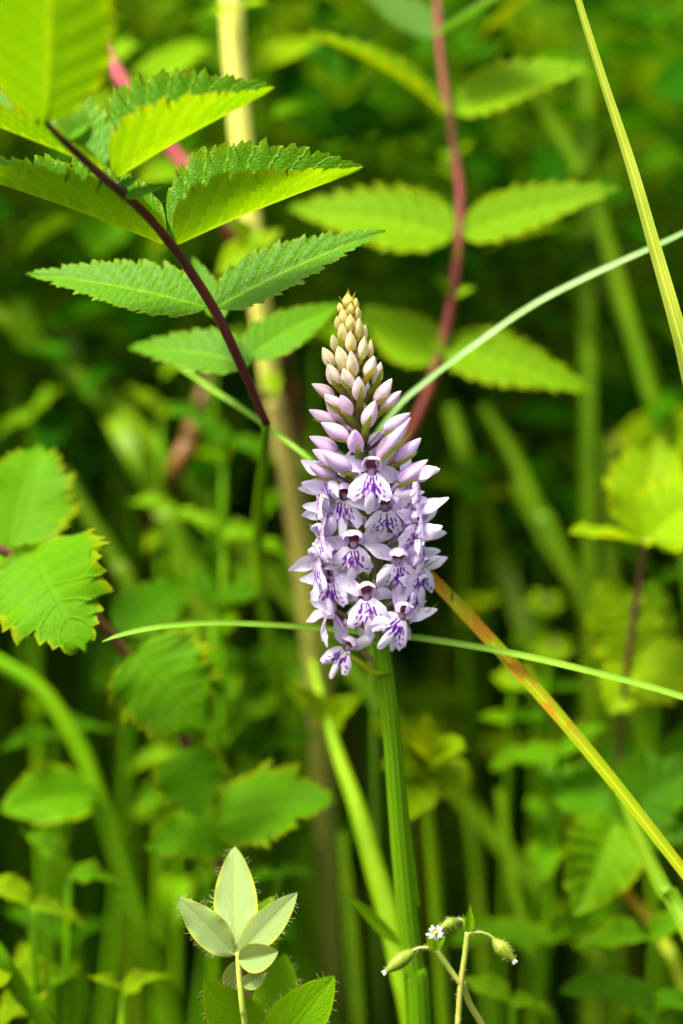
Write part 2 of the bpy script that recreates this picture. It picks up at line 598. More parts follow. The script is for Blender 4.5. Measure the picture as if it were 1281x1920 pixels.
def frame(base, tip, face, roll=0):
    """leaf matrix: x to the tip; face 0 = level, 90 = towards the photographer, beyond = underside shown"""
    x = (tip - base).normalized()
    a = R_(face)
    n = Vector((0, 0, 1)) * math.cos(a) - FWD * math.sin(a)
    n = (n - x * n.dot(x)).normalized()
    if roll:
        n = Matrix.Rotation(R_(roll), 3, x) @ n
    y = n.cross(x)
    m = Matrix((x, y, n)).transposed().to_4x4()
    m.translation = base
    return m


def leaf(parent, b, t, W, mat, face=45, name='leaf', roll=0, seed=None, **kw):
    """b, t = (x, y, depth); W = blade width in photo pixels"""
    B, T = at(*b), at(*t)
    L = (T - B).length
    s = seed if seed is not None else random.randrange(10 ** 6)
    V, F, UV = leaf_data(L, size(W, b[2]), seed=s, **kw)
    o = mesh_obj(name, V, F, M[mat], parent, UV)
    o.matrix_local = frame(B, T, face, roll)
    if parent is not None and parent.matrix_basis.translation.length > 0:
        o.matrix_local.translation = B - parent.matrix_basis.translation
    return o


SW = dict(shape='sweet', teeth=22, tooth=.11, pleat=.10, dbl=True)
BR = dict(shape='broad', teeth=13, tooth=.17, pleat=.05, nv=7, wave=.12, dbl=True)

# ------------------------------------------------------------------ the orchid
AX = [(652, 548), (657, 620), (663, 700), (676, 800), (690, 900), (702, 1000), (707, 1100), (713, 1200), (724, 1280), (737, 1400), (753, 1600), (773, 1800), (787, 1920)]
AXW = [6, 8, 10, 14, 20, 24, 27, 31, 34, 36, 39, 43, 46]
_ay = [p[1] for p in AX]


def axd(y):
    return (y - 1000) * PX * math.tan(PITCH)


def axx(y):
    return float(np.interp(y, _ay, [p[0] for p in AX]))


def axp(y):
    return at(axx(y), y, axd(y))


orchid = thing('spotted_orchid', 'tall orchid spike of pale lilac purple-dashed flowers with cream buds at the tip', 'orchid')
tube('flower_stalk', [at(x, y, axd(y)) for (x, y) in AX[:9]], [size(w) / 2 * (.8 if k > 6 else 1) for k, w in enumerate(AXW[:9])], M['spike_stem'], orchid, 14, 8, 7, .06)
low = [at(x, y, axd(y)) for (x, y) in AX[7:]]
foot = low[-1] + (low[-1] - low[-2]) * .9
foot.z = -.005
low.append(foot)
tube('stem', low, [size(w) / 2 for w in AXW[7:]] + [size(50) / 2], M['orchid_stem'], orchid, 44, 10, 11, .007)
# sheathing leaf edge seen on the stalk
for (y0, y1, side) in ((1372, 1700, 1), (1690, 1990, -1)):
    pp = []
    for t in np.linspace(0, 1, 6):
        y = y0 + (y1 - y0) * t
        pp.append((axx(min(y, 1915)) + side * (13 + 5 * t), y, axd(y) - .0012, 4 + 12 * t if t > 0 else 1))
    blade('leaf_sheath', pp, M['orchid_stem'], orchid, face=88, fold=-.3)
# basal leaves of the orchid, mostly below the frame
for (tx, tz, ty, w) in ((-.10, .07, .05, .022), (.09, .06, .07, .024), (.03, .05, -.06, .02)):
    p0 = foot + Vector((0, 0, .03))
    p2 = foot + Vector((tx, ty, tz))
    p1 = (p0 + p2) / 2 + Vector((0, 0, .03))
    V, F, UV = blade_data([p0, p1, p2], [w * .5, w, .001], (0, 0, 1), .3, 10)
    mesh_obj('basal_leaf', V, F, M['trefoil'], orchid, UV)


# --- flower pieces (photo pixels, x right, y up, z towards the viewer)
LILAC = np.array([.64, .45, .80])
PALE = np.array([.80, .70, .89])
WHITE = np.array([.93, .90, .96])
PURPLE = np.array([.15, .002, .33])


def stroke_mask(px, py, strokes):
    m = np.zeros_like(px)
    for (x0, y0, x1, y1, w) in strokes:
        dx, dy = x1 - x0, y1 - y0
        t = np.clip(((px - x0) * dx + (py - y0) * dy) / (dx * dx + dy * dy + 1e-9), 0, 1)
        d = np.hypot(px - x0 - t * dx, py - y0 - t * dy)
        m = np.maximum(m, np.clip((w + .9 - d) / 1.4, 0, 1))
    return m


def make_lip(seed, asym=0.0):
    r = np.random.default_rng(seed)
    nt_, nr = 71, 34
    th = np.linspace(-66, 66, nt_)
    wid = r.uniform(.84, 1.0)
    th = th * wid
    key_t = np.array([0, 5, 9, 12.5, 17, 25, 35, 45, 54, 61, 66]) * wid
    base = np.array([88, 84, 68, 47, 58, 72, 75, 66, 49, 33, 22], float)

    def half():
        kk = base + r.normal(0, 2.2, len(base))
        kk[0] = base[0]
        kk[3] += r.uniform(-8, 5)
        return kk
    hl, hr = half(), half()
    mid_len = r.uniform(-8, 8)
    hl[:3] += mid_len
    hr[:3] += mid_len
    R = np.where(th < 0, np.interp(-th, key_t, hl), np.interp(th, key_t, hr))
    kern = np.array([1, 2, 1.]) / 4
    R = np.convolve(np.pad(R, 1, mode='edge'), kern, 'valid')
    R += 2.4 * np.sin(th * .55 + r.uniform(0, 6)) * (np.abs(th) > 16) + 1.6 * np.sin(th * 1.3 + r.uniform(0, 6)) * (np.abs(th) > 16)
    r0 = 13.0
    s = np.linspace(0, 1, nr)[None, :]
    Rg = R[:, None]
    rad = r0 + (np.maximum(Rg, r0 + 4) - r0) * s
    T = np.radians(th)[:, None]
    X = np.sin(T) * rad
    Y = 8 - np.cos(T) * rad
    out = 11 * np.sin(np.clip(rad / 85, 0, 1) * math.pi * .75)
    reflex = r.uniform(.12, .42)
    Z = out - reflex * (np.abs(T) / 1.15) ** 2 * rad * .9 + r.uniform(1, 3.) * np.sin(T * 7 + r.uniform(0, 6)) * s ** 2
    Z = Z + r.uniform(-16, 10) * s ** 3 * np.exp(-(T * 4) ** 2)
    Z = Z + r.uniform(1.5, 4) * np.sin(T * 13 + r.uniform(0, 6)) * s ** 2.5 - r.uniform(0, 9) * s ** 4
    X = X + asym * s ** 2 * 10
    # pigment
    st = []
    for sg in (-1, 1):
        j = lambda a: a + r.normal(0, 1.2)
        rows = [(3, -9, 4, -17, 1.2), (9, -8, 11, -15, 1.1), (5, -20, 7, -33, 2.2), (12, -18, 14, -27, 1.7), (18, -20, 21, -27, 1.2),
                (3, -37, 11, -50, 1.6), (14, -32, 19, -40, 1.9), (23, -33, 27, -37, 1.2), (1.5, -27, 2, -35, 1.3), (10, -28, 6, -34, 1.5),
                (13, -46, 15, -54, 1.0), (0, -23, 5, -25, 1.2), (26, -46, 30, -48, 1.2)]
        for (a, b, c, d, w) in rows:
            if r.random() < .15:
                continue
            st.append((sg * j(a), j(b), sg * j(c), j(d), w * r.uniform(.8, 1.6)))
    m = stroke_mask(X, Y, st)
    faint = stroke_mask(X, Y, [(sg * (30 + r.normal(0, 5)), -50 + r.normal(0, 5), sg * (34 + r.normal(0, 5)), -53 + r.normal(0, 4), 3) for sg in (-1, 1)])
    f = np.clip(.15 + .55 * np.abs(np.sin(T * 2.6 + r.uniform(-.3, .3))) * s + .25 * (1 - s), 0, 1)[..., None]
    C = WHITE * (1 - f) + (PALE * .6 + LILAC * .4) * f
    ro = np.clip(1 - s / .22, 0, 1)[..., None] * np.ones((nt_, 1, 1)) * .4
    C = C * (1 - ro) + np.array([.80, .62, .70]) * ro
    C = C * (1 - .3 * faint[..., None]) + np.array([.55, .25, .75]) * .3 * faint[..., None]
    C = C * (1 - m[..., None]) + PURPLE * m[..., None]
    V = np.stack([X, Y, Z], -1).reshape(-1, 3) * PX
    o = mesh_obj('lip', V, [fc[::-1] for fc in grid_faces(nt_, nr)], M['petal'], None, None, C.reshape(-1, 3))
    me = o.data
    bpy.data.objects.remove(o)
    return me


def make_sepal(seed, spots=True):
    """a lateral sepal lying along +x, 58 long"""
    r = np.random.default_rng(seed)
    nu, nv = 26, 11
    u = np.linspace(0, 1, nu)[:, None]
    v = np.linspace(-1, 1, nv)[None, :]
    L = 68
    w = (np.sin(np.pi * u ** .72) ** .8) * 11.5 + 3.5 * (1 - u) ** .5 + .4
    w[-1] = .3
    X = u * L + 0 * v
    Y = w * v * (1 + .1 * np.sin(u * 9 + r.uniform(0, 6)))
    Z = -5 * np.abs(v) ** 2 * np.sin(np.pi * u) * r.uniform(.4, 1.2) + r.uniform(-14, 8) * u ** 2 + 1.2 * np.sin(u * 11 + r.uniform(0, 6)) * v
    Y = Y + r.uniform(-8, 12) * u ** 2
    f = np.clip(.25 + .5 * np.abs(v) + .0 * u, 0, 1)[..., None]
    C = WHITE * (1 - f) + PALE * f
    g_ = (np.exp(-((v) / .25) ** 2) * .25 + .5 * np.clip(1 - u * 2.2, 0, 1))[..., None]
    C = C * (1 - g_) + LILAC * g_
    if spots:
        m = stroke_mask(X, Y, [(14 + r.normal(0, 3), r.normal(0, 4), 20 + r.normal(0, 3), r.normal(0, 4), 1.5), (25 + r.normal(0, 3), r.normal(-3, 3), 30, r.normal(-2, 3), 1.2)])[..., None] * .55
        C = C * (1 - m) + np.array([.42, .12, .62]) * m
    V = np.stack([X, Y, Z], -1).reshape(-1, 3) * PX
    o = mesh_obj('sepal', V, grid_faces(nu, nv), M['petal'], None, None, C.reshape(-1, 3))
    me = o.data
    bpy.data.objects.remove(o)
    return me


def make_hood(seed, open_=1.0):
    """helmet of the dorsal sepal and the two upper petals"""
    r = np.random.default_rng(seed)
    ns, nt_ = 22, 41
    s = np.linspace(0, 1, ns)[:, None]
    t = np.linspace(-1, 1, nt_)[None, :]
    ang = t * R_(142)
    # rim with three blunt tips
    rim = 1 + .24 * np.exp(-(t / .16) ** 2) + .10 * np.exp(-((np.abs(t) - .52) / .16) ** 2) - .06
    zz = -16 + 35 * s * rim
    prof = np.sin(np.clip(.12 + s * .62, 0, 1) * math.pi) ** .7
    wx = 22 * prof * (1 + .04 * np.sin(ang * 5 + r.uniform(0, 6)))
    wy = 19 * prof
    X = wx * np.sin(ang)
    Y = wy * np.cos(ang) + 12 - 5 * s ** 2 * np.exp(-(t / .5) ** 2) + 5 * s
    Z = zz + 0 * t - 8 * np.abs(t) ** 3 * s
    X = X * r.uniform(.82, 1.08) + r.uniform(-3, 3) * s
    Y = Y - r.uniform(-5, 9) * s ** 2 * np.exp(-(t / .45) ** 2) + 1.4 * np.sin(t * 9 + r.uniform(0, 6)) * s ** 2
    Z = Z + 1.6 * np.sin(t * 11 + r.uniform(0, 6)) * s ** 2
    f = np.clip(.15 + .45 * (1 - s) + .35 * np.exp(-((np.abs(t) - .27) / .06) ** 2) + .3 * np.abs(t), 0, 1)[..., None]
    C = WHITE * (1 - f) + LILAC * f
    V = np.stack([X, Y, Z], -1).reshape(-1, 3) * PX
    o = mesh_obj('flower', V, grid_faces(ns, nt_), M['petal'], None, None, C.reshape(-1, 3))
    me = o.data
    bpy.data.objects.remove(o)
    return me


def make_column():
    """anther pockets above a pale stigma, filling the mouth of the hood"""
    nu, nv = 15, 18
    V, C = [], []
    for i in range(nu):
        a = math.pi * i / (nu - 1)
        for k in range(nv):
            b = 2 * math.pi * k / nv
            x, y, z = math.sin(a) * math.cos(b), math.cos(a), math.sin(a) * math.sin(b)
            groove = 1 - .35 * math.exp(-(x / .18) ** 2) * (z > 0)
            V.append((x * 11, 11 + y * 15, -4 + z * 6.5 * groove))
            mar = 1 / (1 + math.exp(-(y + .55) * 9))
            c = np.array([.80, .60, .64]) * (1 - mar) + np.array([.11, .001, .03]) * mar
            if abs(x) < .16 and z > 0 and -.5 < y < .35:
                c = np.array([.62, .25, .30])
            C.append(c)
    o = mesh_obj('column', np.array(V) * PX, grid_faces(nu, nv, True), M['column'], None, None, C)
    me = o.data
    bpy.data.objects.remove(o)
    return me


def make_spur():
    V, F, UV = tube_data([(0, -2, -4), (0, -14, -16), (0, -32, -26), (0, -46, -30)], [7, 6.2, 5.2, 3.2], 10, 5)
    o = mesh_obj('spur', np.array(V) * PX, F, M['petal'], None, None, np.tile(LILAC * .92, (len(V), 1)))
    me = o.data
    bpy.data.objects.remove(o)
    return me


LIPS = [make_lip(100 + i, asym=random.uniform(-.5, .5)) for i in range(14)]
SEPS = [make_sepal(200 + i, spots=i % 2 == 0) for i in range(8)]
HOODS = [make_hood(300 + i) for i in range(12)]
COLUMN = make_column()
SPUR = make_spur()


def basis(yaw, pitch, roll):
    """flower frame: z faces the viewer when all are zero; yaw + turns to the picture's right"""
    z = -FWD
    y = UPV
    x = RIGHT
    B = Matrix((x, y, z)).transposed()
    Rl = Matrix.Rotation(R_(yaw), 3, 'Y') @ Matrix.Rotation(R_(pitch), 3, 'X') @ Matrix.Rotation(R_(roll), 3, 'Z')
    return (B @ Rl).to_4x4()


def bract(y_att, tip, w, mat='bract', sag=6, push=0):
    p0 = axp(y_att)
    mid = p0 * .45 + tip * .55 - Vector((0, 0, size(sag))) - FWD * size(push)
    axis_out = (tip - p0)
    n = Vector((0, 0, 1)) + axis_out.normalized() * -.3
    V, F, UV = blade_data([p0, mid, tip], [size(w * .8), size(w), size(.8)], n, .55, 7)
    return mesh_obj('bract', V, F, M[mat], orchid, UV)


fi = 0


def flower(x, y, yaw, pitch=8, roll=0, sc=1.0, rad=None, lip=None, ls=(20, 25), br=None, att=42, fwd=-6):
    """hood position in the photo; ls = lift of the left and right sepal in degrees"""
    global fi
    ya = min(y + att, 1262)
    if rad is None:
        dx = x - axx(y)
        R0 = max(abs(dx) + 4, 62)
        depth = math.sqrt(max(R0 * R0 - dx * dx, 0))
        d = axd(y) - size(depth) * (1 if abs(yaw) < 100 else -1)
    else:
        d = axd(y) - size(rad)
    m = basis(yaw, pitch, roll)
    m.translation = at(x, y, d)
    m = m @ Matrix.Scale(sc * .91, 4)
    h = link_mesh('flower', HOODS[fi % len(HOODS)], orchid, m)
    lm = Matrix.Rotation(R_(random.uniform(-10, 8)), 4, 'X') @ Matrix.Rotation(R_(random.uniform(-4, 4)), 4, 'Z')
    lm.translation = Vector((0, -4 * PX, 5 * PX))
    link_mesh('lip', LIPS[(fi if lip is None else lip) % len(LIPS)], h, lm)
    link_mesh('column', COLUMN, h, Matrix.Translation((0, 0, 0)))
    for sg, a in ((-1, ls[0]), (1, ls[1])):
        if a is None:
            continue
        mm = Matrix.Rotation(R_(180 if sg < 0 else 0), 4, 'Y')
        mm = mm @ Matrix.Rotation(R_(a), 4, 'Z') @ Matrix.Rotation(R_(-fwd * sg + random.uniform(-10, 10)), 4, 'Y') @ Matrix.Rotation(R_(random.uniform(-35, 35)), 4, 'X')
        mm.translation = Vector((sg * 9 * PX, 6 * PX, -3 * PX))
        mm = mm @ Matrix.Scale(random.uniform(.9, 1.08), 4)
        mm = mm @ Matrix.Scale(1.12, 4)
        link_mesh('sepal', SEPS[(fi * 2 + (sg > 0)) % len(SEPS)], h, mm)
    link_mesh('spur', SPUR, h)
    # ovary from the flower back to the stalk, in the flower's own frame
    inv = m.inverted()
    a0 = Vector((0, 6 * PX, -12 * PX))
    a1 = inv @ axp(ya)
    am = (a0 * .6 + a1 * .4) + Vector((0, 0, -3 * PX))
    V, F, UV = tube_data([a0, am, a1], [4.5 * PX, 6.5 * PX, 5 * PX], 9, 5)
    mesh_obj('ovary', V, F, M['ovary'], h, UV)
    # bract
    if br is None:
        out = (at(x, y, d) - axp(y)).normalized()
        tip = at(x, y, d) + out * size(random.uniform(-6, 22)) + Vector((0, 0, size(random.uniform(-20, 6))))
        bract(ya + 4, tip, 15)
    elif br:
        bract(ya + 4, at(br[0], br[1], axd(br[1]) - size(br[2])), br[3] if len(br) > 3 else 15)
    fi += 1
    return h


FL = [
    # front tiers, top to bottom
    (697, 884, 3, 6, 0, .98, dict(ls=(12, 42), br=(684, 852, 40, 14))),
    (758, 905, 52, 2, 12, .95, dict(ls=(40, 40), br=(781, 876, 40, 10))),
    (646, 930, -22, 20, -6, .95, dict(ls=(2, 20))),
    (722, 950, 10, 26, 4, .95, dict(ls=(-2, 8))),
    (782, 978, 48, 18, 6, .92, dict(ls=(15, 4), br=(768, 945, 40, 16))),
    (663, 1020, -6, 16, -3, 1.0, dict(ls=(-8, 8), br=(595, 1052, 70, 13))),
    (747, 1052, 10, 20, 2, 1.0, dict(ls=(32, 6))),
    (784, 1062, 40, 12, 6, .92, dict(ls=(10, -6), br=(836, 1040, 20, 12))),
    (622, 1085, -25, 12, 3, .95, dict(ls=(-12, 10), br=(562, 1126, 30, 14))),
    (687, 1118, 2, 4, 4, 1.0, dict(ls=(40, -18), br=(700, 1085, 60, 16))),
    (752, 1155, 24, 4, -34, 1.0, dict(ls=(62, 42), br=(823, 1130, 25, 14))),
    (652, 1214, -28, 6, -30, .86, dict(ls=(30, 50), br=False, att=40)),
    # left flank, seen from the side
    (612, 890, -48, -4, 8, .90, dict(ls=(24, 30))),
    (606, 922, -80, 4, 6, .9, dict(fwd=55, ls=(14, 25), br=(595, 927, 60, 14))),
    (614, 962, -84, 8, 4, .95, dict(fwd=50, ls=(8, 20))),
    (604, 1006, -56, 8, 0, .9, dict(ls=(4, 30))),
    (600, 1050, -70, 10, 4, .95, dict(fwd=40, ls=(-14, 15))),
    (618, 1150, -80, 4, 8, .9, dict(fwd=45, ls=(-14, 10), br=False)),
    # right flank
    (780, 900, 80, 0, -8, .9, dict(fwd=45, ls=(30, 34))),
    (784, 955, 86, 6, 0, .92, dict(fwd=55, ls=(20, 16))),
    (786, 1008, 76, 8, 0, .92, dict(fwd=40, ls=(20, 2))),
    (782, 1098, 60, 10, 0, .9, dict(ls=(10, -18))),
]
for (x, y, yaw, pi_, ro, sc, kw) in FL:
    flower(x, y, yaw, pi_, ro, sc, **kw)
# far side of the spike, showing between the front flowers
for (x, y, yaw) in ((650, 905, 205), (735, 925, 160), (660, 985, 200), (745, 1000, 155), (650, 1065, 210), (750, 1095, 150), (680, 1130, 185), (735, 1150, 160)):
    flower(x, y, yaw, 8, 0, .9)
# big bract of the lowest flower
V, F, UV = blade_data([axp(1268), at(695, 1262, axd(1262) - .004), at(668, 1242, axd(1240) - .006), at(648, 1222, axd(1225) - .008)], [size(34), size(30), size(20), size(1)], UPV * .9 + RIGHT * .2 - FWD * .25, .75, 9, 7)
mesh_obj('bract', V, F, M['bract'], orchid, UV)


def make_bud(seed):
    r = np.random.default_rng(seed)
    nu, nv = 17, 18
    V, C = [], []
    for i in range(nu):
        u = i / (nu - 1)
        rr = (math.sin(math.pi * (u ** .8)) ** .62) * .5 * (1 - .35 * u ** 3) if 0 < u < 1 else .015
        for k in range(nv):
            a = 2 * math.pi * k / nv
            ridge = 1 + .07 * math.cos(3 * a + .6 * math.sin(3 * u)) - .05 * math.exp(-((a - 1.2) / .2) ** 2)
            V.append((rr * ridge * math.cos(a), rr * ridge * math.sin(a), u + .0))
            c = np.array([1, 1, 1.]) * (1 - .22 * (math.cos(3 * a + .5 * u) < -.8)) * r.uniform(.95, 1.0)
            g_ = .5 * max(0, .3 - u) + .35 * max(0, u - .82)
            c = c * (1 - g_) + np.array([.75, .55, .6]) * g_
            C.append(c)
    o = mesh_obj('bud', V, grid_faces(nu, nv, True), M['bud'], None, None, C)
    me = o.data
    bpy.data.objects.remove(o)
    return me


BUDS = [make_bud(i) for i in range(4)]
# tip and base of every bud, measured on an enlargement of the spike (3.768 : 1, corner 540, 530)
BL = [(418, 80, 425, 162, 72), (482, 108, 470, 190, 50), (362, 138, 378, 205, 46), (440, 140, 440, 218, 56), (388, 185, 396, 282, 64), (495, 173, 490, 268, 52),
      (440, 222, 442, 328, 66), (348, 238, 358, 325, 48), (503, 253, 498, 378, 62), (384, 288, 392, 402, 66), (545, 298, 543, 388, 44), (440, 336, 442, 474, 72),
      (316, 368, 334, 472, 58), (542, 380, 520, 528, 68), (587, 395, 583, 520, 46), (243, 452, 312, 582, 82), (352, 442, 392, 592, 86), (445, 486, 462, 645, 78),
      (614, 512, 560, 654, 86), (658, 558, 618, 712, 68), (284, 580, 348, 710, 92), (388, 596, 442, 735, 86), (500, 655, 506, 815, 88), (163, 712, 312, 795, 78),
      (255, 786, 372, 898, 98), (370, 788, 432, 925, 86), (738, 674, 628, 834, 88), (810, 756, 668, 892, 84), (622, 822, 556, 1004, 98), (152, 900, 324, 984, 82),
      (228, 985, 415, 1096, 100), (470, 1030, 484, 1176, 104), (858, 924, 694, 1040, 90), (862, 958, 655, 1216, 112), (153, 1088, 334, 1184, 94), (952, 1088, 776, 1256, 96),
      (176, 1182, 380, 1300, 112), (245, 1200, 430, 1320, 108), (140, 1285, 330, 1370, 100), (985, 1255, 800, 1400, 100)]
ZS = 3.768
for i, (tx, ty, bx, by, w) in enumerate(BL):
    tx, ty, bx, by, w = 540 + tx / ZS, 530 + ty / ZS, 540 + bx / ZS, 530 + by / ZS, w / ZS
    Rt = float(np.interp(ty, [548, 600, 660, 720, 790, 860], [14, 30, 50, 68, 92, 108]))
    Rb = Rt * .62

    def dep(x, y, R):
        dx = x - axx(y)
        return axd(y) - size(math.sqrt(max(R * R - dx * dx, (R * .25) ** 2)))
    bx, by = bx + (bx - tx) * .12, by + (by - ty) * .12
    T, B = at(tx, ty, dep(tx, ty, Rt)), at(bx, by, dep(bx, by, Rb))
    z = (T - B)
    L = z.length
    q = z.to_track_quat('Z', 'Y').to_matrix().to_4x4()
    q = q @ Matrix.Rotation(random.uniform(0, 6), 4, 'Z')
    q.translation = B
    q = q @ Matrix.Diagonal((size(w) * 1.12, size(w) * 1.12, L * random.uniform(.94, 1.05), 1))
    b = link_mesh('bud', BUDS[i % 4], orchid, q)
    t = np.interp(ty, [550, 620, 680, 740, 800, 860], [0, .25, .5, .75, .95, 1.0])
    c = np.array([np.interp(t, [0, .25, .5, .75, 1], [.92, .96, .94, .84, .80]), np.interp(t, [0, .25, .5, .75, 1], [.76, .88, .82, .64, .57]), np.interp(t, [0, .25, .5, .75, 1], [.20, .46, .68, .78, .88])])
    c = c * random.uniform(.93, 1.03)
    b.color = (*c, 1)
    # ovary and bract
    ya = by + (16 if by < 640 else 26 if by < 720 else 38)
    inv = q.inverted()
    pts = [B + z * .1, (B * .55 + axp(ya) * .45) - Vector((0, 0, size(3))), axp(ya)]
    V, F, UV = tube_data(pts, [size(w * .25), size(w * .30), size(w * .2)], 8, 4)
    o = mesh_obj('ovary', [inv @ Vector(p) for p in V], F, M['ovary'], b, UV)
    zn = z.normalized()
    perp = Vector((0, 0, -1)) * .75 - FWD * .55 + RIGHT * random.uniform(-.35, .35)
    perp = (perp - zn * perp.dot(zn)).normalized() * size(w)
    ln = random.uniform(.3, .9) if ty > 640 else random.uniform(.3, .55)
    bw = 13 if ty > 650 else 8
    p0 = axp(ya + 3)
    V, F, UV = blade_data([p0, B + perp * .42, B + z * ln * .55 + perp * .68, B + z * ln + perp * .74], [size(bw * .8), size(bw), size(bw * .7), size(.8)], -perp.normalized() + Vector((0, 0, .01)), .5, 6)
    mesh_obj('bract', V, F, M['bract' if ty > 670 else 'bract_yellow'], orchid, UV)
    if ty > 770:
        sp = [B + z * .18, B - z.normalized() * size(10) - Vector((0, 0, size(4))), B - z.normalized() * size(30) - Vector((0, 0, size(8)))]
        V, F, UV = tube_data(sp, [size(5), size(4.4), size(2.6)], 8, 4)
        mesh_obj('spur', [inv @ Vector(p) for p in V], F, M['petal'], b, None, np.tile(LILAC * .95, (len(V), 1)))
# pointed yellow bract tips round the crown of the spike
for (x, y) in ((425, 55), (355, 100), (478, 75), (325, 230), (525, 205), (568, 300), (610, 395), (290, 395), (650, 535), (258, 580), (245, 650)):
    x, y = 540 + x / ZS, 530 + y / ZS
    yb = y + 34
    bract(yb, at(x, y - 3, axd(y) - size(12)), 8, 'bract_yellow', 0)
# buds on the far side of the crown
for k in range(16):
    y = 585 + k * 16
    a = random.uniform(-60, 60)
    Rr = float(np.interp(y, [560, 620, 700, 790, 840], [14, 26, 48, 78, 90]))
    ou = (RIGHT * math.sin(R_(a)) + FWD * math.cos(R_(a)))
    T = axp(y) + ou * size(Rr)
    B = axp(y + 28) + ou * size(Rr * .5)
    z = T - B
    q = z.to_track_quat('Z', 'Y').to_matrix().to_4x4()
    q.translation = B
    w = float(np.interp(y, [560, 840], [13, 26]))
    q = q @ Matrix.Diagonal((size(w), size(w), z.length, 1))
    b = link_mesh('bud', BUDS[k % 4], orchid, q)
    t = (y - 560) / 280
    b.color = (.86 - .08 * t, .74 - .14 * t, .4 + .45 * t, 1)

# ------------------------------------------------------------------ meadowsweet, sharp plant
ms = thing('meadowsweet', 'meadowsweet with arching dark red stalk and sharply toothed bright leaflets', 'plant')
ptube('leaf_stalk', [(80, 215, -.052, 9), (100, 245, -.048, 13), (180, 320, -.036, 17), (290, 420, -.02, 18), (390, 560, -.002, 19), (450, 680, .008, 18), (500, 795, .018, 16)], M['red_stem'], ms, 12, 8)
ptube('stem', [(500, 793, .018, 16), (494, 880, .06, 20), (484, 1000, .09, 23), (488, 1110, .10, 24), (515, 1250, .11, 25), (550, 1440, .13, 27)], M['lime_stem'], ms, 10, 6, to_ground=True)
leaf(ms, (86, 228, -.056), (100, -270, -.12), 240, 'sweet', face=142, name='leaflet', fold=.22, curl=.3, **{**SW, 'shape': 'elliptic', 'tooth': .06})
leaf(ms, (78, 215, -.05), (-30, -40, -.06), 150, 'sweet', face=35, name='leaflet', fold=.3, **SW)
leaf(ms, (213, 328, -.032), (515, 163, -.026), 310, 'sweet', face=2, twist=.5, name='leaflet', fold=.92, curl=.15, seed=3, **{**SW, 'tooth': .065})
leaf(ms, (196, 312, -.034), (-120, 190, -.020), 260, 'sweet', face=12, name='leaflet', fold=.75, curl=.1, seed=4, **SW)
leaf(ms, (328, 452, -.014), (682, 312, -.008), 310, 'sweet', face=2, twist=.55, name='leaflet', fold=.92, curl=.12, seed=5, **{**SW, 'tooth': .065})
leaf(ms, (308, 452, -.014), (-90, 310, -.022), 250, 'sweet', face=6, name='leaflet', fold=.78, curl=.12, seed=6, **SW)
leaf(ms, (405, 574, .002), (722, 431, .006), 150, 'sweet', face=38, name='leaflet', fold=.25, curl=.25, seed=7, **SW)
leaf(ms, (388, 574, .004), (48, 513, .016), 150, 'sweet', face=42, name='leaflet', fold=.18, curl=.3, seed=8, **SW)
leaf(ms, (160, 272, -.046), (112, 176, -.04), 70, 'sweet', face=70, name='leaflet', fold=.4, curl=.6, seed=9, **SW)
leaf(ms, (130, 262, -.05), (165, 214, -.04), 60, 'sweet', face=40, name='leaflet', fold=.5, seed=10, **SW)
leaf(ms, (236, 372, -.03), (312, 348, -.03), 34, 'sweet', face=45, name='leaflet', fold=.4, seed=12, **SW)
leaf(ms, (225, 355, -.03), (262, 330, -.025), 30, 'sweet', face=35, name='leaflet', fold=.4, seed=13, **SW)
leaf(ms, (470, 682, .03), (240, 652, .05), 120, 'sweet', face=50, name='leaflet', fold=.2, curl=.4, seed=14, **SW)
leaf(ms, (462, 672, .035), (640, 568, .055), 110, 'sweet', face=48, name='leaflet', fold=.2, curl=.3, seed=15, **SW)
leaf(ms, (415, 600, .02), (360, 480, .03), 60, 'sweet', face=50, name='leaflet', fold=.3, seed=16, **SW)

# ------------------------------------------------------------------ meadowsweet behind, right
DSHIFT = .025
m2 = thing('meadowsweet', 'soft meadowsweet behind the orchid with upright pinkish brown stem and paired lime leaflets', 'plant')
ptube('stem', [(818, -60, .075, 14), (825, 90, .07, 16), (845, 240, .066, 19), (864, 380, .064, 20), (853, 520, .064, 22), (832, 640, .066, 21), (790, 770, .07, 21), (735, 880, .08, 22), (700, 1000, .09, 20), (700, 1180, .10, 17), (738, 1400, .12, 15), (760, 1700, .13, 15)], M['brownred_stem'], m2, 10, 8, to_ground=True)
leaf(m2, (868, 435, .062), (1162, 352, .05), 130, 'sweet_far', face=52, name='leaflet', fold=.2, curl=.25, **{**SW, 'tooth': .15, 'pleat': .16})
leaf(m2, (850, 440, .062), (540, 390, .075), 180, 'sweet_far', face=50, name='leaflet', fold=.2, curl=.25, **{**SW, 'tooth': .15, 'pleat': .16})
leaf(m2, (852, 205, .068), (1114, 125, .06), 145, 'sweet_far', face=42, name='leaflet', fold=.25, curl=.3, **{**SW, 'tooth': .15, 'pleat': .16})
leaf(m2, (838, 215, .068), (575, 60, .06), 140, 'sweet_far', face=10, name='leaflet', fold=.35, curl=.5, roll=0, **{**SW, 'tooth': .15, 'pleat': .16})
leaf(m2, (822, 62, .066), (985, -40, .045), 95, 'blue', face=20, name='leaflet', fold=.2, **{**SW, 'tooth': .15, 'pleat': .16})
leaf(m2, (818, 70, .07), (640, -60, .08), 110, 'blue', face=30, name='leaflet', fold=.2, **{**SW, 'tooth': .15, 'pleat': .16})
leaf(m2, (832, 650, .066), (1112, 735, .06), 140, 'sweet_far', face=52, name='leaflet', fold=.15, curl=.3, **{**SW, 'tooth': .15, 'pleat': .16})
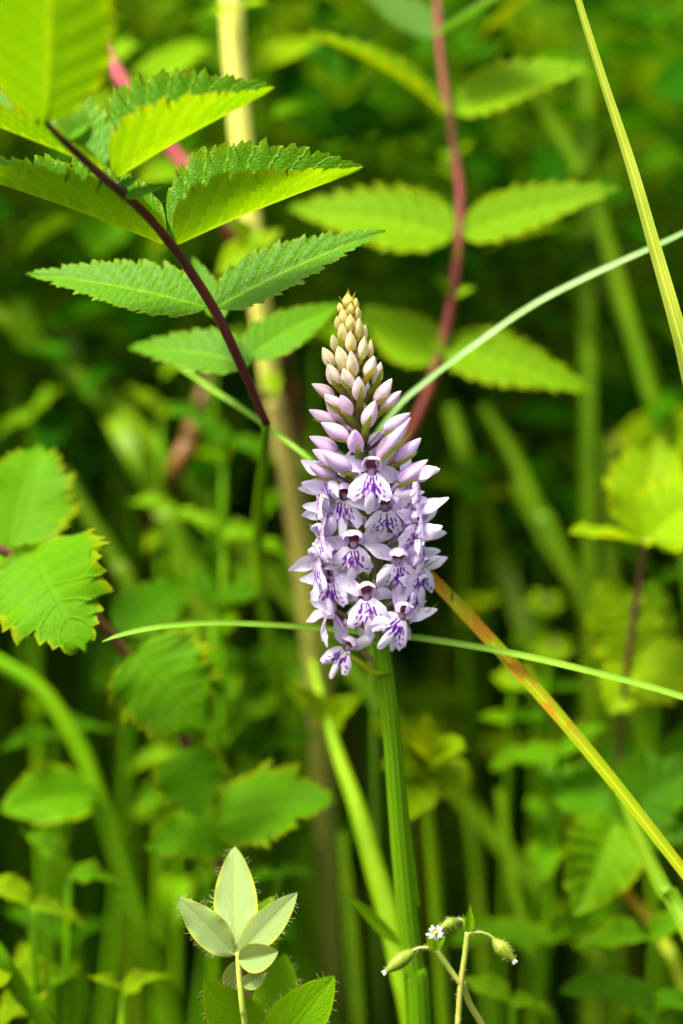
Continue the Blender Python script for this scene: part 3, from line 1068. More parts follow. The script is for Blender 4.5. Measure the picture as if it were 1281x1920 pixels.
leaf(m2, (815, 680, .068), (680, 575, .085), 130, 'sweet_far', face=55, name='leaflet', fold=.15, curl=.3, **{**SW, 'tooth': .15, 'pleat': .16})
for (x, y, tx, ty) in ((850, 550, 890, 540), (845, 560, 835, 520), (850, 330, 815, 310), (835, 655, 800, 640)):
    leaf(m2, (x, y, .064), (tx, ty, .06), 28, 'sweet_far', face=50, name='leaflet', **{**SW, 'tooth': .15, 'pleat': .16})

# ------------------------------------------------------------------ pink stemmed plant, upper left behind
m3 = thing('meadowsweet', 'blurred plant with slanting rose pink stalk behind the dark red stalk', 'plant')
ptube('stem', [(150, 20, .10, 20), (190, 85, .095, 22), (240, 170, .09, 25), (320, 280, .09, 26), (380, 350, .09, 26), (450, 470, .10, 26), (520, 640, .12, 26), (560, 800, .15, 26)], M['pink_stem'], m3, 10, 8, to_ground=True)
for (b, t, w, f) in (((255, 205, .092), (110, 195, .08), 90, 40), ((245, 180, .09), (420, 60, .12), 90, 40), ((345, 315, .09), (255, 345, .08), 70, 45), ((350, 320, .09), (500, 290, .13), 90, 40), ((200, 100, .095), (265, 85, .09), 40, 50), ((215, 120, .095), (240, 60, .12), 50, 40)):
    leaf(m3, b, t, w, 'sweet_far', face=f, name='leaflet', fold=.2, curl=.3, **SW)

# ------------------------------------------------------------------ pale thick stem
hog = thing('hogweed', 'thick pale yellow jointed stem rising behind the red stalk', 'plant')
ptube('stem', [(432, -60, .085, 46), (440, 100, .085, 46), (455, 280, .085, 45), (472, 430, .086, 44), (492, 600, .09, 42), (512, 745, .095, 40)], M['pale_stem'], hog, 16, 6, ridges=6, ridge_amp=.04)
ptube('lower_stem', [(512, 740, .095, 41), (540, 880, .10, 46), (560, 1000, .105, 46), (580, 1150, .11, 48), (598, 1300, .115, 50), (604, 1420, .12, 48)], M['tan_stem'], hog, 16, 6, to_ground=True, ridges=6, ridge_amp=.04)
for (b, t, w, f, mt) in (((440, 15, .08), (395, 30, .07), 40, 40, 'lime'), ((445, 15, .08), (500, 5, .07), 44, 40, 'lime'), ((470, 455, .08), (405, 520, .07), 60, 60, 'lime'), ((475, 460, .08), (425, 400, .075), 50, 50, 'lime'),
                         ((480, 465, .08), (530, 430, .08), 40, 50, 'lime'), ((505, 700, .09), (520, 745, .08), 40, 70, 'lime'), ((470, 130, .09), (615, 70, .11), 70, 45, 'lime')):
    leaf(hog, b, t, w, mt, face=f, shape='lance', fold=.2, curl=.3)
ptube('node', [(478, 478, .083, 52), (475, 462, .083, 58), (470, 440, .083, 50)], M['lime_stem'], hog, 12, 4)
o = leaf(hog, (440, 428, .076), (418, 405, .07), 24, 'trefoil_under', face=60, shape='round', name='bract')

DSHIFT = 0.0
# ------------------------------------------------------------------ grass blades that can be told apart
def grass(label, pp, mat, **kw):
    o = blade('grass_blade', pp, M[mat], None, **kw)
    tag(o, label, 'grass', 'single grass blades round the orchid')
    return o


grass('broad sharp yellow-green grass blade bending down past the pinkish stem plant', [(1070, -60, -.005, 12), (1085, 5, -.005, 14), (1130, 150, -.005, 17), (1182, 310, -.005, 22), (1225, 460, -.005, 26), (1262, 590, -.005, 30), (1288, 690, -.004, 35), (1330, 900, .0, 36), (1370, 1200, .01, 36)], 'blade_y', face=45, fold=.35, to_ground=True)
grass('thin blue-green grass blade rising from behind the orchid buds', [(1360, 395, .02, 8), (1285, 435, .03, 9), (1210, 470, .03, 11), (1100, 520, .03, 13), (1000, 572, .03, 13), (900, 640, .03, 13), (800, 715, .032, 12), (740, 770, .034, 11), (695, 850, .04, 11), (690, 1000, .05, 11), (708, 1200, .07, 11), (748, 1500, .10, 11)], 'blade_b', face=50, fold=.3, to_ground=True)
grass('thin arching grass blade lying level across behind the lowest orchid flowers', [(192, 1203, .004, 2), (230, 1190, .005, 9), (300, 1176, .007, 11), (400, 1169, .01, 12), (500, 1172, .012, 12), (600, 1179, .014, 12), (700, 1188, .014, 13), (800, 1199, .012, 14), (950, 1224, .010, 14), (1100, 1258, .008, 14), (1281, 1308, .006, 14), (1420, 1370, .0, 14), (1500, 1500, .0, 14)], 'blade_g', face=50, fold=.3, to_ground=True)
grass('yellow blade browning orange at its broken tip beside the orchid', [(795, 1066, .014, 8), (803, 1078, .014, 20), (850, 1128, .014, 25), (950, 1235, .012, 26), (1040, 1335, .010, 25), (1140, 1455, .008, 24), (1215, 1550, .006, 23), (1300, 1660, .004, 22), (1400, 1800, .0, 22)], 'blade_dry', face=65, fold=.4, to_ground=True)
grass('thin green grass stalk slanting down to the orchid buds', [(300, 660, .07, 6), (385, 722, .055, 9), (450, 765, .045, 10), (520, 815, .035, 10), (590, 872, .028, 10), (650, 960, .03, 10), (690, 1100, .05, 10), (700, 1400, .09, 10)], 'blade_g', face=50, fold=.3, to_ground=True)

bgb = [
    ('olive grass blade slanting behind the brown tipped yellow blade', [(840, 760, .15, 30), (880, 890, .15, 44), (930, 1030, .18, 50), (985, 1190, .17, 46), (1020, 1330, .17, 44)]),
    ('broad blurred blade crossing under the lime leaflet with ragged edge', [(1080, 420, .16, 30), (1150, 550, .16, 38), (1215, 700, .16, 42), (1260, 860, .17, 42), (1300, 1100, .15, 42)]),
    ('pale upright blurred blade beside the tall yellow-green blade', [(1092, 60, .16, 26), (1096, 180, .16, 34), (1098, 320, .16, 36), (1100, 520, .16, 36)]),
    ('soft blurred blade behind the topmost lime leaflet', [(975, 120, .15, 20), (1030, 220, .15, 32), (1090, 330, .15, 34), (1150, 500, .15, 34)]),
    ('wide blurred pale blade slanting beneath the pointed leaflets', [(60, 540, .20, 18), (140, 660, .20, 32), (230, 820, .15, 46), (300, 950, .15, 46), (360, 1100, .15, 46)]),
    ('upright blurred green blade below the pointed leaflet', [(190, 520, .24, 20), (203, 620, .24, 28), (212, 760, .24, 30), (220, 1000, .24, 30)]),
    ('grey-green blurred blade above the round toothed leaf', [(120, 880, .14, 18), (160, 960, .14, 32), (215, 1050, .14, 34), (280, 1200, .14, 30)]),
    ('upright green blade behind the pale trefoil sprig', [(640, 1560, .10, 24), (652, 1700, .10, 34), (665, 1850, .10, 36), (672, 1960, .10, 36)]),
    ('dim blurred blade rising behind the white budded weed', [(935, 1480, .12, 16), (960, 1650, .12, 24), (1010, 1850, .12, 26), (1050, 1980, .12, 26)]),
    ('pale green blade bending beside the yellowing blade', [(1160, 1480, .05, 16), (1205, 1590, .045, 30), (1250, 1680, .04, 38), (1310, 1790, .03, 40)]),
    ('yellowing blade with brown spots low beside the heart shaped leaf', [(1130, 1630, .09, 8), (1180, 1680, .085, 22), (1240, 1760, .08, 30), (1300, 1900, .07, 30)]),
    ('thin dark blade leaning behind the chickweed', [(840, 1380, .16, 10), (880, 1550, .16, 18), (900, 1750, .16, 20), (915, 1950, .16, 20)]),
    ('faint lime blade slanting behind the blue-green blade', [(905, 760, .16, 18), (960, 850, .16, 30), (1010, 960, .16, 32), (1080, 1100, .16, 32)]),
    ('faint blade leaning over the shaded hollow behind the orchid', [(960, 900, .16, 16), (1020, 1010, .16, 28), (1090, 1120, .16, 30), (1180, 1300, .16, 30)]),
    ('long pale blade lying slantwise behind the left leaflets', [(-40, 560, .16, 24), (90, 660, .16, 36), (200, 760, .16, 38), (330, 880, .16, 36)]),
    ('upright lime blade behind the clustered yellow-green flower bud', [(1135, 820, .15, 20), (1140, 950, .15, 30), (1145, 1100, .15, 32), (1150, 1300, .15, 30)]),
]
for i, (lb, pp) in enumerate(bgb):
    pp = [(x, y, d, w * .8) for (x, y, d, w) in pp]
    grass(lb, pp, 'blade_dry' if 'brown spots' in lb else 'blade_bg', face=70, fold=.25, to_ground=True, n=5)
st = ptube('dead_stem', [(395, 700, .17, 26), (370, 780, .16, 32), (340, 860, .15, 36), (305, 935, .17, 32), (275, 1030, .21, 26), (255, 1130, .25, 22)], M['orange_stem'], None, 8, 5, to_ground=True)
tag(st, 'blurred orange-brown dead stalk leaning behind the leaflets', 'stalk')

# ------------------------------------------------------------------ toothed leaf plant, left
bp = thing('hazel_sapling', 'young plant with sharply toothed heart shaped leaves on a thin brown twig', 'sapling')
ptube('twig', [(-60, 990, .03, 18), (10, 1035, .03, 20), (70, 1060, .035, 20), (140, 1120, .045, 19), (220, 1205, .055, 19), (290, 1300, .06, 19), (350, 1400, .065, 20), (400, 1560, .075, 22)], M['brown_stem'], bp, 8, 6, to_ground=True)
leaf(bp, (62, 1030, .030), (160, 1222, .008), 250, 'birch', face=60, roll=14, fold=.16, curl=.75, seed=31, **BR)
leaf(bp, (20, 1030, .05), (75, 830, .07), 200, 'birch', face=70, fold=.15, curl=.3, seed=33, **BR)
leaf(bp, (10, 1030, .04), (-110, 1150, .03), 130, 'birch', face=60, fold=.15, curl=.3, seed=34, **BR)
leaf(bp, (255, 1215, .05), (390, 1375, .045), 200, 'birch', face=66, roll=12, fold=.08, curl=.5, seed=35, **BR)
leaf(bp, (345, 1405, .06), (375, 1535, .055), 135, 'birch', face=72, fold=.1, curl=.4, seed=36, **BR)
leaf(bp, (410, 1540, .07), (632, 1500, .06), 170, 'birch', face=45, fold=.25, curl=.4, seed=37, **BR)
leaf(bp, (430, 1560, .07), (270, 1590, .06), 120, 'birch', face=50, fold=.2, curl=.5, seed=38, **BR)
leaf(bp, (230, 1190, .06), (350, 1090, .09), 120, 'herb', face=50, fold=.2, curl=.4, seed=39, **BR)

# ------------------------------------------------------------------ thick green stem, lower left
gs = thing('tall_herb', 'thick smooth green stem arching through the lower leaves with one oval leaf', 'plant')
ptube('stem', [(-70, 1210, .10, 30), (0, 1245, .10, 32), (80, 1300, .10, 34), (150, 1405, .10, 36), (190, 1510, .10, 38), (225, 1620, .10, 42), (260, 1730, .10, 44), (295, 1820, .105, 44), (330, 1930, .11, 44)], M['green_stem'], gs, 12, 6, to_ground=True)
leaf(gs, (185, 1485, .095), (0, 1520, .08), 130, 'birch', face=55, shape='elliptic', teeth=18, tooth=.07, fold=.25, curl=.5, pleat=.12, wave=.12)
gs2 = thing('tall_herb', 'short bent green stem low among the leaves under the oval leaf', 'plant')
ptube('stem', [(-50, 1730, .04, 30), (0, 1795, .04, 34), (40, 1860, .045, 36), (90, 1930, .05, 38)], M['green_stem'], gs2, 10, 6, to_ground=True)
leaf(gs2, (20, 1820, .04), (-70, 1840, .03), 60, 'lime', face=50, shape='elliptic')

# ------------------------------------------------------------------ yellow-green stem crossing behind the orchid stem
ys = thing('yellow_stemmed_herb', 'yellow-green stem leaning against the lower orchid stem with one narrow leaf', 'plant')
ptube('stem', [(585, 1240, .10, 12), (608, 1330, .09, 18), (636, 1420, .08, 25), (668, 1510, .07, 33), (700, 1620, .062, 40), (733, 1730, .055, 44), (752, 1830, .05, 40), (772, 1930, .048, 38)], M['lime_stem'], ys, 12, 6, to_ground=True)
leaf(ys, (752, 1775, .035), (642, 1664, .030), 30, 'trefoil', face=60, shape='lance', fold=.5, curl=-.4)
leaf(ys, (615, 1350, .088), (540, 1290, .08), 70, 'lime', face=45, shape='sweet', fold=.3, curl=.5, wave=.15, pleat=.1)
leaf(ys, (620, 1360, .086), (680, 1300, .08), 70, 'lime', face=45, shape='sweet', fold=.3, curl=.5, wave=.15, pleat=.1)

# ------------------------------------------------------------------ trefoil sprig, front
def cilia(parent, pts_nrm, L, name='hairs'):
    V, F = [], []
    for (p, n) in pts_nrm:
        n = (n + Vector((random.uniform(-.4, .4), random.uniform(-.4, .4), random.uniform(-.4, .4)))).normalized()
        l = L * random.uniform(.6, 1.25)
        a = n.orthogonal().normalized()
        b = n.cross(a)
        r = .00005
        i = len(V)
        for k in range(3):
            an = 2.094 * k
            V.append(p + (a * math.cos(an) + b * math.sin(an)) * r)
        m_ = p + n * l * .6
        for k in range(3):
            an = 2.094 * k
            V.append(m_ + (a * math.cos(an) + b * math.sin(an)) * r * .7)
        V.append(p + n * l + Vector((0, 0, -l * .12)))
        for k in range(3):
            k2 = (k + 1) % 3
            F.append((i + k, i + k2, i + 3 + k2, i + 3 + k))
            F.append((i + 3 + k, i + 3 + k2, i + 6))
    o = mesh_obj(name, V, F, M['hair'], parent)
    o['kind'] = 'stuff'
    return o


def hairy_leaf(parent, b, t, W, mat, n=46, **kw):
    o = leaf(parent, b, t, W, mat, **kw)
    me = o.data
    nvs = 13
    nu = len(me.vertices) // nvs
    lst = []
    for q in range(n):
        i = random.randrange(2, nu - 1)
        j = random.choice((0, nvs - 1))
        p = me.vertices[i * nvs + j].co.copy()
        c = me.vertices[i * nvs + nvs // 2].co
        lst.append((p, (p - c).normalized() + Vector((.35, 0, 0))))
    cilia(o, lst, .0016)
    return o


tf = thing('trefoil', 'pale hairy trefoil sprig with pointed leaflets on a thin light stalk', 'trefoil')
ptube('stalk', [(446, 1786, -.004, 10), (449, 1830, -.004, 11), (455, 1890, -.003, 12), (462, 1950, .0, 12)], M['trefoil_stem'], tf, 10, 6, to_ground=True)
E = dict(shape='elliptic', name='leaflet', pleat=.05, k=.5, nv=6)
hairy_leaf(tf, (444, 1794, -.004), (440, 1586, .006), 84, 'trefoil_under', face=92, fold=.12, curl=.15, seed=51, wave=.1, **E)
hairy_leaf(tf, (440, 1793, -.004), (333, 1682, -.006), 66, 'trefoil_under', face=74, fold=.2, curl=.2, seed=52, wave=.1, **E)
hairy_leaf(tf, (447, 1793, -.004), (558, 1673, -.004), 62, 'trefoil_under', face=74, fold=.2, curl=-.1, seed=53, **E)
leaf(tf, (455, 1785, .006), (512, 1680, .014), 50, 'trefoil', face=80, fold=.2, seed=54, **E)
leaf(tf, (448, 1800, -.006), (522, 1784, -.008), 60, 'trefoil_under', face=90, fold=.35, curl=.8, seed=55, **E)
leaf(tf, (448, 1798, -.003), (428, 1862, .002), 44, 'trefoil_under', face=80, fold=.5, curl=.4, seed=56, **E)
leaf(tf, (455, 1848, -.004), (500, 1822, -.006), 34, 'trefoil_under', face=90, fold=.3, curl=.9, seed=57, **E)
tf2 = thing('trefoil', 'darker mottled trefoil leaf cluster under the pale hairy sprig', 'trefoil')
ptube('stalk', [(497, 1965, .006, 10), (502, 2010, .008, 11), (505, 2060, .01, 12)], M['trefoil_stem'], tf2, 8, 5, to_ground=True)
hairy_leaf(tf2, (500, 1985, .006), (382, 1838, -.004), 105, 'trefoil', face=80, fold=.1, curl=.2, seed=58, **E)
hairy_leaf(tf2, (500, 1975, .010), (535, 1787, .012), 95, 'trefoil', face=82, fold=.12, curl=.2, seed=59, **E)
hairy_leaf(tf2, (497, 1985, .004), (628, 1829, -.002), 105, 'trefoil', face=82, fold=.1, curl=.2, seed=60, **E)

# ------------------------------------------------------------------ mouse-ear chickweed, front right
cw = thing('mouse_ear_chickweed', 'small hairy chickweed with nodding buds and one tiny white flower', 'weed')


def wtube(name, pp):
    o = ptube(name, pp, M['weed_stem'], cw, 8, 6)
    me = o.data
    lst = []
    for q in range(60):
        v = me.vertices[random.randrange(8, len(me.vertices) - 8)]
        lst.append((v.co.copy(), v.normal.copy()))
    cilia(o, lst, .0008)
    return o


wtube('stem', [(877, 1748, 0, 11), (872, 1790, 0, 11), (864, 1846, 0, 11), (860, 1900, 0, 11), (858, 1930, .0, 11), (856, 1990, .004, 11)])
wtube('stem', [(864, 1846, 0, 10), (842, 1815, 0, 11), (822, 1785, 0, 11), (812, 1768, 0, 12)])
ptube('stem', [(868, 1842, .002, 11), (880, 1880, .004, 12), (905, 1925, .006, 13), (925, 1980, .01, 13)], M['weed_stem'], cw, 8, 6, to_ground=True)
wtube('pedicel', [(880, 1750, 0, 6), (900, 1748, 0, 5.5), (918, 1754, 0, 5.5), (930, 1764, 0, 6)])
wtube('pedicel', [(876, 1746, .002, 6), (868, 1726, .002, 6), (856, 1724, .002, 7)])
wtube('pedicel', [(810, 1778, 0, 7), (790, 1777, 0, 6), (772, 1783, 0, 6)])
ptube('pedicel', [(856, 1985, .004, 11), (852, 2060, .008, 12)], M['weed_stem'], cw, 8, 4, to_ground=True)


def wbud(b, t, w, white=True):
    B, T = at(*b), at(*t)
    z = T - B
    prof = [0.15, .55, .85, 1, .95, .78, .5, .25]
    pts = [B + z * (k / 7) for k in range(8)]
    V, F, UV = tube_data(pts, [size(w) / 2 * p for p in prof], 12, 3, 5, .06)
    o = mesh_obj('bud', V, F, M['weed_green'], cw, UV)
    lst = []
    zz = z.normalized()
    for q in range(110):
        p = Vector(V[random.randrange(12, len(V) - 6)])
        c = B + zz * (p - B).dot(zz)
        lst.append((p, (p - c).normalized() + zz * .3))
    cilia(o, lst, .0009)
    if white:
        pv, pf = [], []
        for k in range(5):
            a = k * 1.257
            s1 = zz.orthogonal().normalized()
            s2 = zz.cross(s1)
            dr = s1 * math.cos(a) + s2 * math.sin(a)
            q0 = T - zz * size(5) + dr * size(3)
            q1 = T + zz * size(5) + dr * size(5)
            sd_ = zz.cross(dr) * size(2.5)
            i = len(pv)
            pv += [q0 - sd_, q0 + sd_, q1 + sd_ * .8, q1 - sd_ * .8]
            pf.append((i, i + 1, i + 2, i + 3))
        mesh_obj('petal_tip', pv, pf, M['white'], o)
    return o


wbud((924, 1760, 0), (964, 1802, -.002), 29)
wbud((778, 1781, 0), (722, 1823, -.002), 28)
wbud((860, 1724, .002), (826, 1742, .0), 24)
leaf(cw, (879, 1752, 0), (882, 1694, 0), 24, 'trefoil', face=85, shape='lance', fold=.6, name='bract', seed=71)
leaf(cw, (876, 1752, .002), (868, 1712, .002), 16, 'trefoil', face=85, shape='lance', fold=.6, name='bract', seed=72)
leaf(cw, (812, 1778, 0), (802, 1742, .0), 22, 'trefoil', face=80, shape='lance', fold=.5, name='sepal', seed=73)
leaf(cw, (813, 1780, 0), (836, 1752, .0), 22, 'trefoil', face=80, shape='lance', fold=.5, name='sepal', seed=74)
leaf(cw, (812, 1782, -.002), (818, 1752, -.004), 26, 'trefoil', face=80, shape='lance', fold=.5, name='sepal', seed=75)
fc = at(817, 1749, -.003)
wf = mesh_obj('flower', *tube_data([fc + FWD * .001, fc - FWD * .0003, fc - FWD * .001], [size(4), size(5), size(2)], 8, 3)[:2], M['bract_yellow'], cw)
for k in range(10):
    a = R_(k * 36 + (8 if k % 2 else 0))
    dr = RIGHT * math.cos(a) + UPV * math.sin(a)
    sd_ = dr.cross(FWD)
    l = size(random.uniform(14, 19))
    V, F, UV = blade_data([fc, fc + dr * l * .6 - FWD * .0006, fc + dr * l - FWD * .0002], [size(3), size(6), size(3)], -FWD, .2, 4, 3)
    mesh_obj('petal', V, F, M['white'], wf, UV)

# ------------------------------------------------------------------ right side plants
DSHIFT = .03
rp = thing('lime_leaved_herb', 'lime green leafy herb with flat toothed leaf on a thin reddish stalk', 'plant')
ptube('stem', [(1212, 1010, .05, 8), (1205, 1040, .05, 11), (1195, 1120, .052, 13), (1180, 1230, .055, 14), (1165, 1360, .07, 14), (1150, 1600, .10, 14)], M['brown_stem'], rp, 8, 6, to_ground=True)
LB = dict(shape='broad', teeth=14, tooth=.13, pleat=.14, nv=7, wave=.1, dbl=True)
leaf(rp, (1212, 1012, .05), (1068, 996, .035), 120, 'lime', face=4, fold=.12, curl=.1, **LB)
leaf(rp, (1212, 1012, .05), (1225, 815, .07), 190, 'lime', face=60, fold=.35, curl=.3, **LB)
leaf(rp, (1215, 1010, .05), (1360, 900, .05), 170, 'lime', face=45, fold=.2, curl=.3, **LB)
rp2 = thing('lime_leaved_herb', 'rounded yellow-green leaf cluster behind the thin reddish stalk', 'plant')
ptube('stem', [(1190, 1240, .075, 14), (1200, 1300, .08, 18), (1210, 1420, .085, 20)], M['lime_stem'], rp2, 8, 5, to_ground=True)
leaf(rp2, (1195, 1240, .075), (1120, 1085, .075), 150, 'lime', face=66, fold=.2, curl=.4, **LB)
leaf(rp2, (1198, 1235, .08), (1225, 1085, .08), 120, 'trefoil', face=60, fold=.2, curl=.4, **LB)
leaf(rp2, (1190, 1250, .07), (1330, 1290, .06), 150, 'lime', face=55, fold=.2, curl=.4, **LB)
leaf(rp2, (1195, 1255, .07), (1140, 1340, .06), 110, 'lime', face=55, fold=.2, curl=.4, **LB)
rp3 = thing('heart_leaved_herb', 'broad heart shaped shaded leaf low beside the brown spotted blade', 'plant')
ptube('stem', [(1150, 1540, .06, 14), (1150, 1600, .07, 16), (1145, 1760, .08, 18)], M['green_stem'], rp3, 8, 5, to_ground=True)
leaf(rp3, (1150, 1540, .055), (1075, 1718, .04), 165, 'trefoil', face=58, roll=-15, fold=.3, curl=.5, **{**LB, 'tooth': .05})
leaf(rp3, (1155, 1540, .06), (1310, 1430, .06), 170, 'herb', face=48, fold=.25, curl=.5, **LB)
leaf(rp3, (1150, 1535, .065), (1010, 1440, .08), 120, 'herb', face=48, fold=.25, curl=.5, **LB)
leaf(rp3, (1150, 1560, .06), (1310, 1560, .05), 120, 'herb', face=48, fold=.25, curl=.5, **LB)
rp4 = thing('budded_herb', 'blurred round yellow-green flower bud on an upright stalk beside lime leaves', 'plant')
ptube('stem', [(1160, 850, .14, 16), (1150, 930, .14, 22), (1142, 1050, .14, 28), (1140, 1200, .14, 30)], M['green_stem'], rp4, 8, 5, to_ground=True)
for k in range(7):
    a = k * .9
    leaf(rp4, (1160, 850, .138), (1160 + 30 * math.sin(a), 826 - 14 * math.cos(a), .128 + .01 * (k % 2)), 34, 'trefoil_under' if k % 3 == 0 else 'lime', face=60, shape='elliptic', name='bud_scale')
leaf(rp4, (1150, 900, .14), (1330, 770, .12), 160, 'lime', face=55, shape='broad', fold=.2)
# white budded herbs, centre right
for (x, y, d, lb) in ((1035, 1220, .09, 'blurred herb with a pale white bud below the level grass blade'), (1020, 1135, .11, 'blurred herb with a yellow-green bud above the level grass blade'), (965, 1275, .085, 'blurred herb with two pale leaf tips beside the browning blade')):
    h = thing('budding_herb', lb, 'plant')
    ptube('stem', [(x, y, d, 10), (x - 6, y + 60, d, 14), (x - 10, y + 160, d + .01, 16)], M['green_stem'], h, 8, 4, to_ground=True)
    for k in range(6):
        a = k * 1.05 + .4
        leaf(h, (x, y + 8, d), (x + 42 * math.sin(a), y - 6 + 26 * math.cos(a), d - .012 * math.cos(a)), 30, 'lime', face=50, shape='elliptic', fold=.2)
    leaf(h, (x, y, d - .006), (x + 10, y - 22, d - .01), 24, 'trefoil_under', face=80, shape='round', name='bud')
    leaf(h, (x - 6, y + 60, d), (x + 60, y + 70, d - .01), 36, 'herb', face=50, shape='lance', fold=.2)
    leaf(h, (x - 6, y + 70, d), (x - 70, y + 70, d - .01), 36, 'trefoil', face=50, shape='lance', fold=.2)
DSHIFT = 0.0
# clustered lobed bright leaves right of the orchid stem
cl = thing('lobed_herb', 'bright yellow-green herb with clustered round lobes behind the orchid stem', 'plant')
ptube('stem', [(790, 1440, .09, 14), (800, 1500, .09, 20), (815, 1650, .095, 24)], M['lime_stem'], cl, 8, 5, to_ground=True)
for (tx, ty, w, mt) in ((800, 1335, 50, 'lime'), (760, 1390, 70, 'lime'), (870, 1400, 80, 'trefoil'), (875, 1490, 100, 'trefoil'), (770, 1540, 80, 'lime'), (830, 1380, 60, 'lime'), (720, 1440, 70, 'trefoil'), (690, 1360, 90, 'lime')):
    leaf(cl, (795, 1445, .088), (tx, ty, .062 + .02 * random.random()), w, 'lime', face=46, shape='obovate', fold=.2, wave=.15, curl=.4)

# ------------------------------------------------------------------ leafy herbs further back, each with its own stem
protos = {}
for mt in ('herb', 'trefoil', 'lime', 'birch'):
    for q, kw in enumerate((dict(shape='lance', fold=.4, curl=.7, wave=.2), dict(shape='sweet', fold=.4, curl=.8, wave=.25, pleat=.12), dict(shape='broad', fold=.35, curl=.8, teeth=11, tooth=.17, pleat=.15, wave=.2), dict(shape='sweet', fold=.4, curl=.7, teeth=13, tooth=.16, pleat=.15, wave=.2))):
        V, F, UV = leaf_data(1, .5 if q != 0 else .32, nu=None if 'teeth' not in kw else 60, nvs=7, seed=q, **kw)
        o = mesh_obj('leaf', V, F, M[mt], None, UV)
        protos[mt, q] = o.data
        bpy.data.objects.remove(o)


LANDMARKS = [(440, 80, 'behind the top of the pale jointed stem'), (490, 600, 'behind the middle of the pale jointed stem'), (570, 1200, 'by the tan foot of the pale jointed stem'), (240, 170, 'behind the rose pink stalk'),
             (60, 420, 'under the arching dark red stalk'), (330, 660, 'under the lowest leaflets of the dark red stalk'), (120, 760, 'behind the wide pale slanting blade'), (325, 880, 'beside the orange-brown dead stalk'), (60, 900, 'above the toothed leaf sapling'),
             (400, 1050, 'left of nothing'), (100, 1380, 'behind the thick smooth green stem'), (230, 1480, 'between the thick green stem and the sapling twig'), (30, 1650, 'under the oval leaf'), (200, 1870, 'below the thick smooth green stem'), (420, 1560, 'behind the pale trefoil sprig'),
             (600, 1620, 'beside the yellow-green leaning stem'), (650, 1330, 'behind the bare orchid stem'), (640, 250, 'behind the paired lime leaflets'), (760, 560, 'behind the orchid bud tip'), (950, 560, 'under the blue-green blade'), (930, 850, 'behind the open orchid flowers'),
             (1190, 200, 'behind the tall sharp yellow-green blade'), (1150, 640, 'under the ragged lime leaflet'), (1230, 1100, 'behind the flat lime leaf'), (900, 1200, 'beside the browning blade tip'), (1000, 1450, 'under the browning blade'), (930, 1640, 'above the budding chickweed'),
             (960, 1860, 'beside the budding chickweed'), (1180, 1830, 'below the heart shaped leaf'), (1010, 20, 'beyond the grey-green top leaflet')]
LANDMARKS[9] = (430, 1080, 'beside the slender green stem of the red stalk')
LOOK = {'herb': 'dark green', 'trefoil': 'mid green', 'lime': 'lime green', 'birch': 'yellow-edged'}
FORM = ('narrow-leaved herb', 'oval-leaved herb', 'broad toothed herb', 'pointed toothed herb')


def herb(x, y, d, h, mt, q, n, L, lean=0.0):
    top = at(x, y, d)
    gx = Vector((top.x + lean, top.y + random.uniform(-.02, .02), -.003))
    base = gx
    near = min(LANDMARKS, key=lambda k: (k[0] - x) ** 2 + (k[1] - y) ** 2)[2]
    r = thing('leafy_herb', 'blurred %s %s %s' % (LOOK[mt], FORM[q], near), 'plant', base, 'leafy herbs behind the orchid')
    t0 = top - base
    mid = t0 * .5 + Vector((lean * -.3, 0, 0))
    tube('stem', [Vector((0, 0, 0)), mid, t0], [.0022, .0018, .001], M['green_stem'], r, 6, 5)
    for k in range(n):
        f = 1 - (k // 2) / (n / 2) * h
        p = (t0 * f * f + mid * 2 * f * (1 - f))
        az = (k % 2) * math.pi + (k // 2) * 1.57 + random.uniform(-.4, .4)
        el = random.uniform(-.5, .8)
        dr = Vector((math.cos(az) * math.cos(el), math.sin(az) * math.cos(el), math.sin(el)))
        up = (Vector((0, -.35, 1)) - dr * Vector((0, -.35, 1)).dot(dr)).normalized()
        yv = up.cross(dr)
        m = Matrix((dr, yv, up)).transposed().to_4x4()
        l = L * random.uniform(.7, 1.2) * (0.6 + .6 * (1 - f))
        m = m @ Matrix.Scale(l, 4)
        m.translation = p
        link_mesh('leaf', protos[mt, q], r, m)


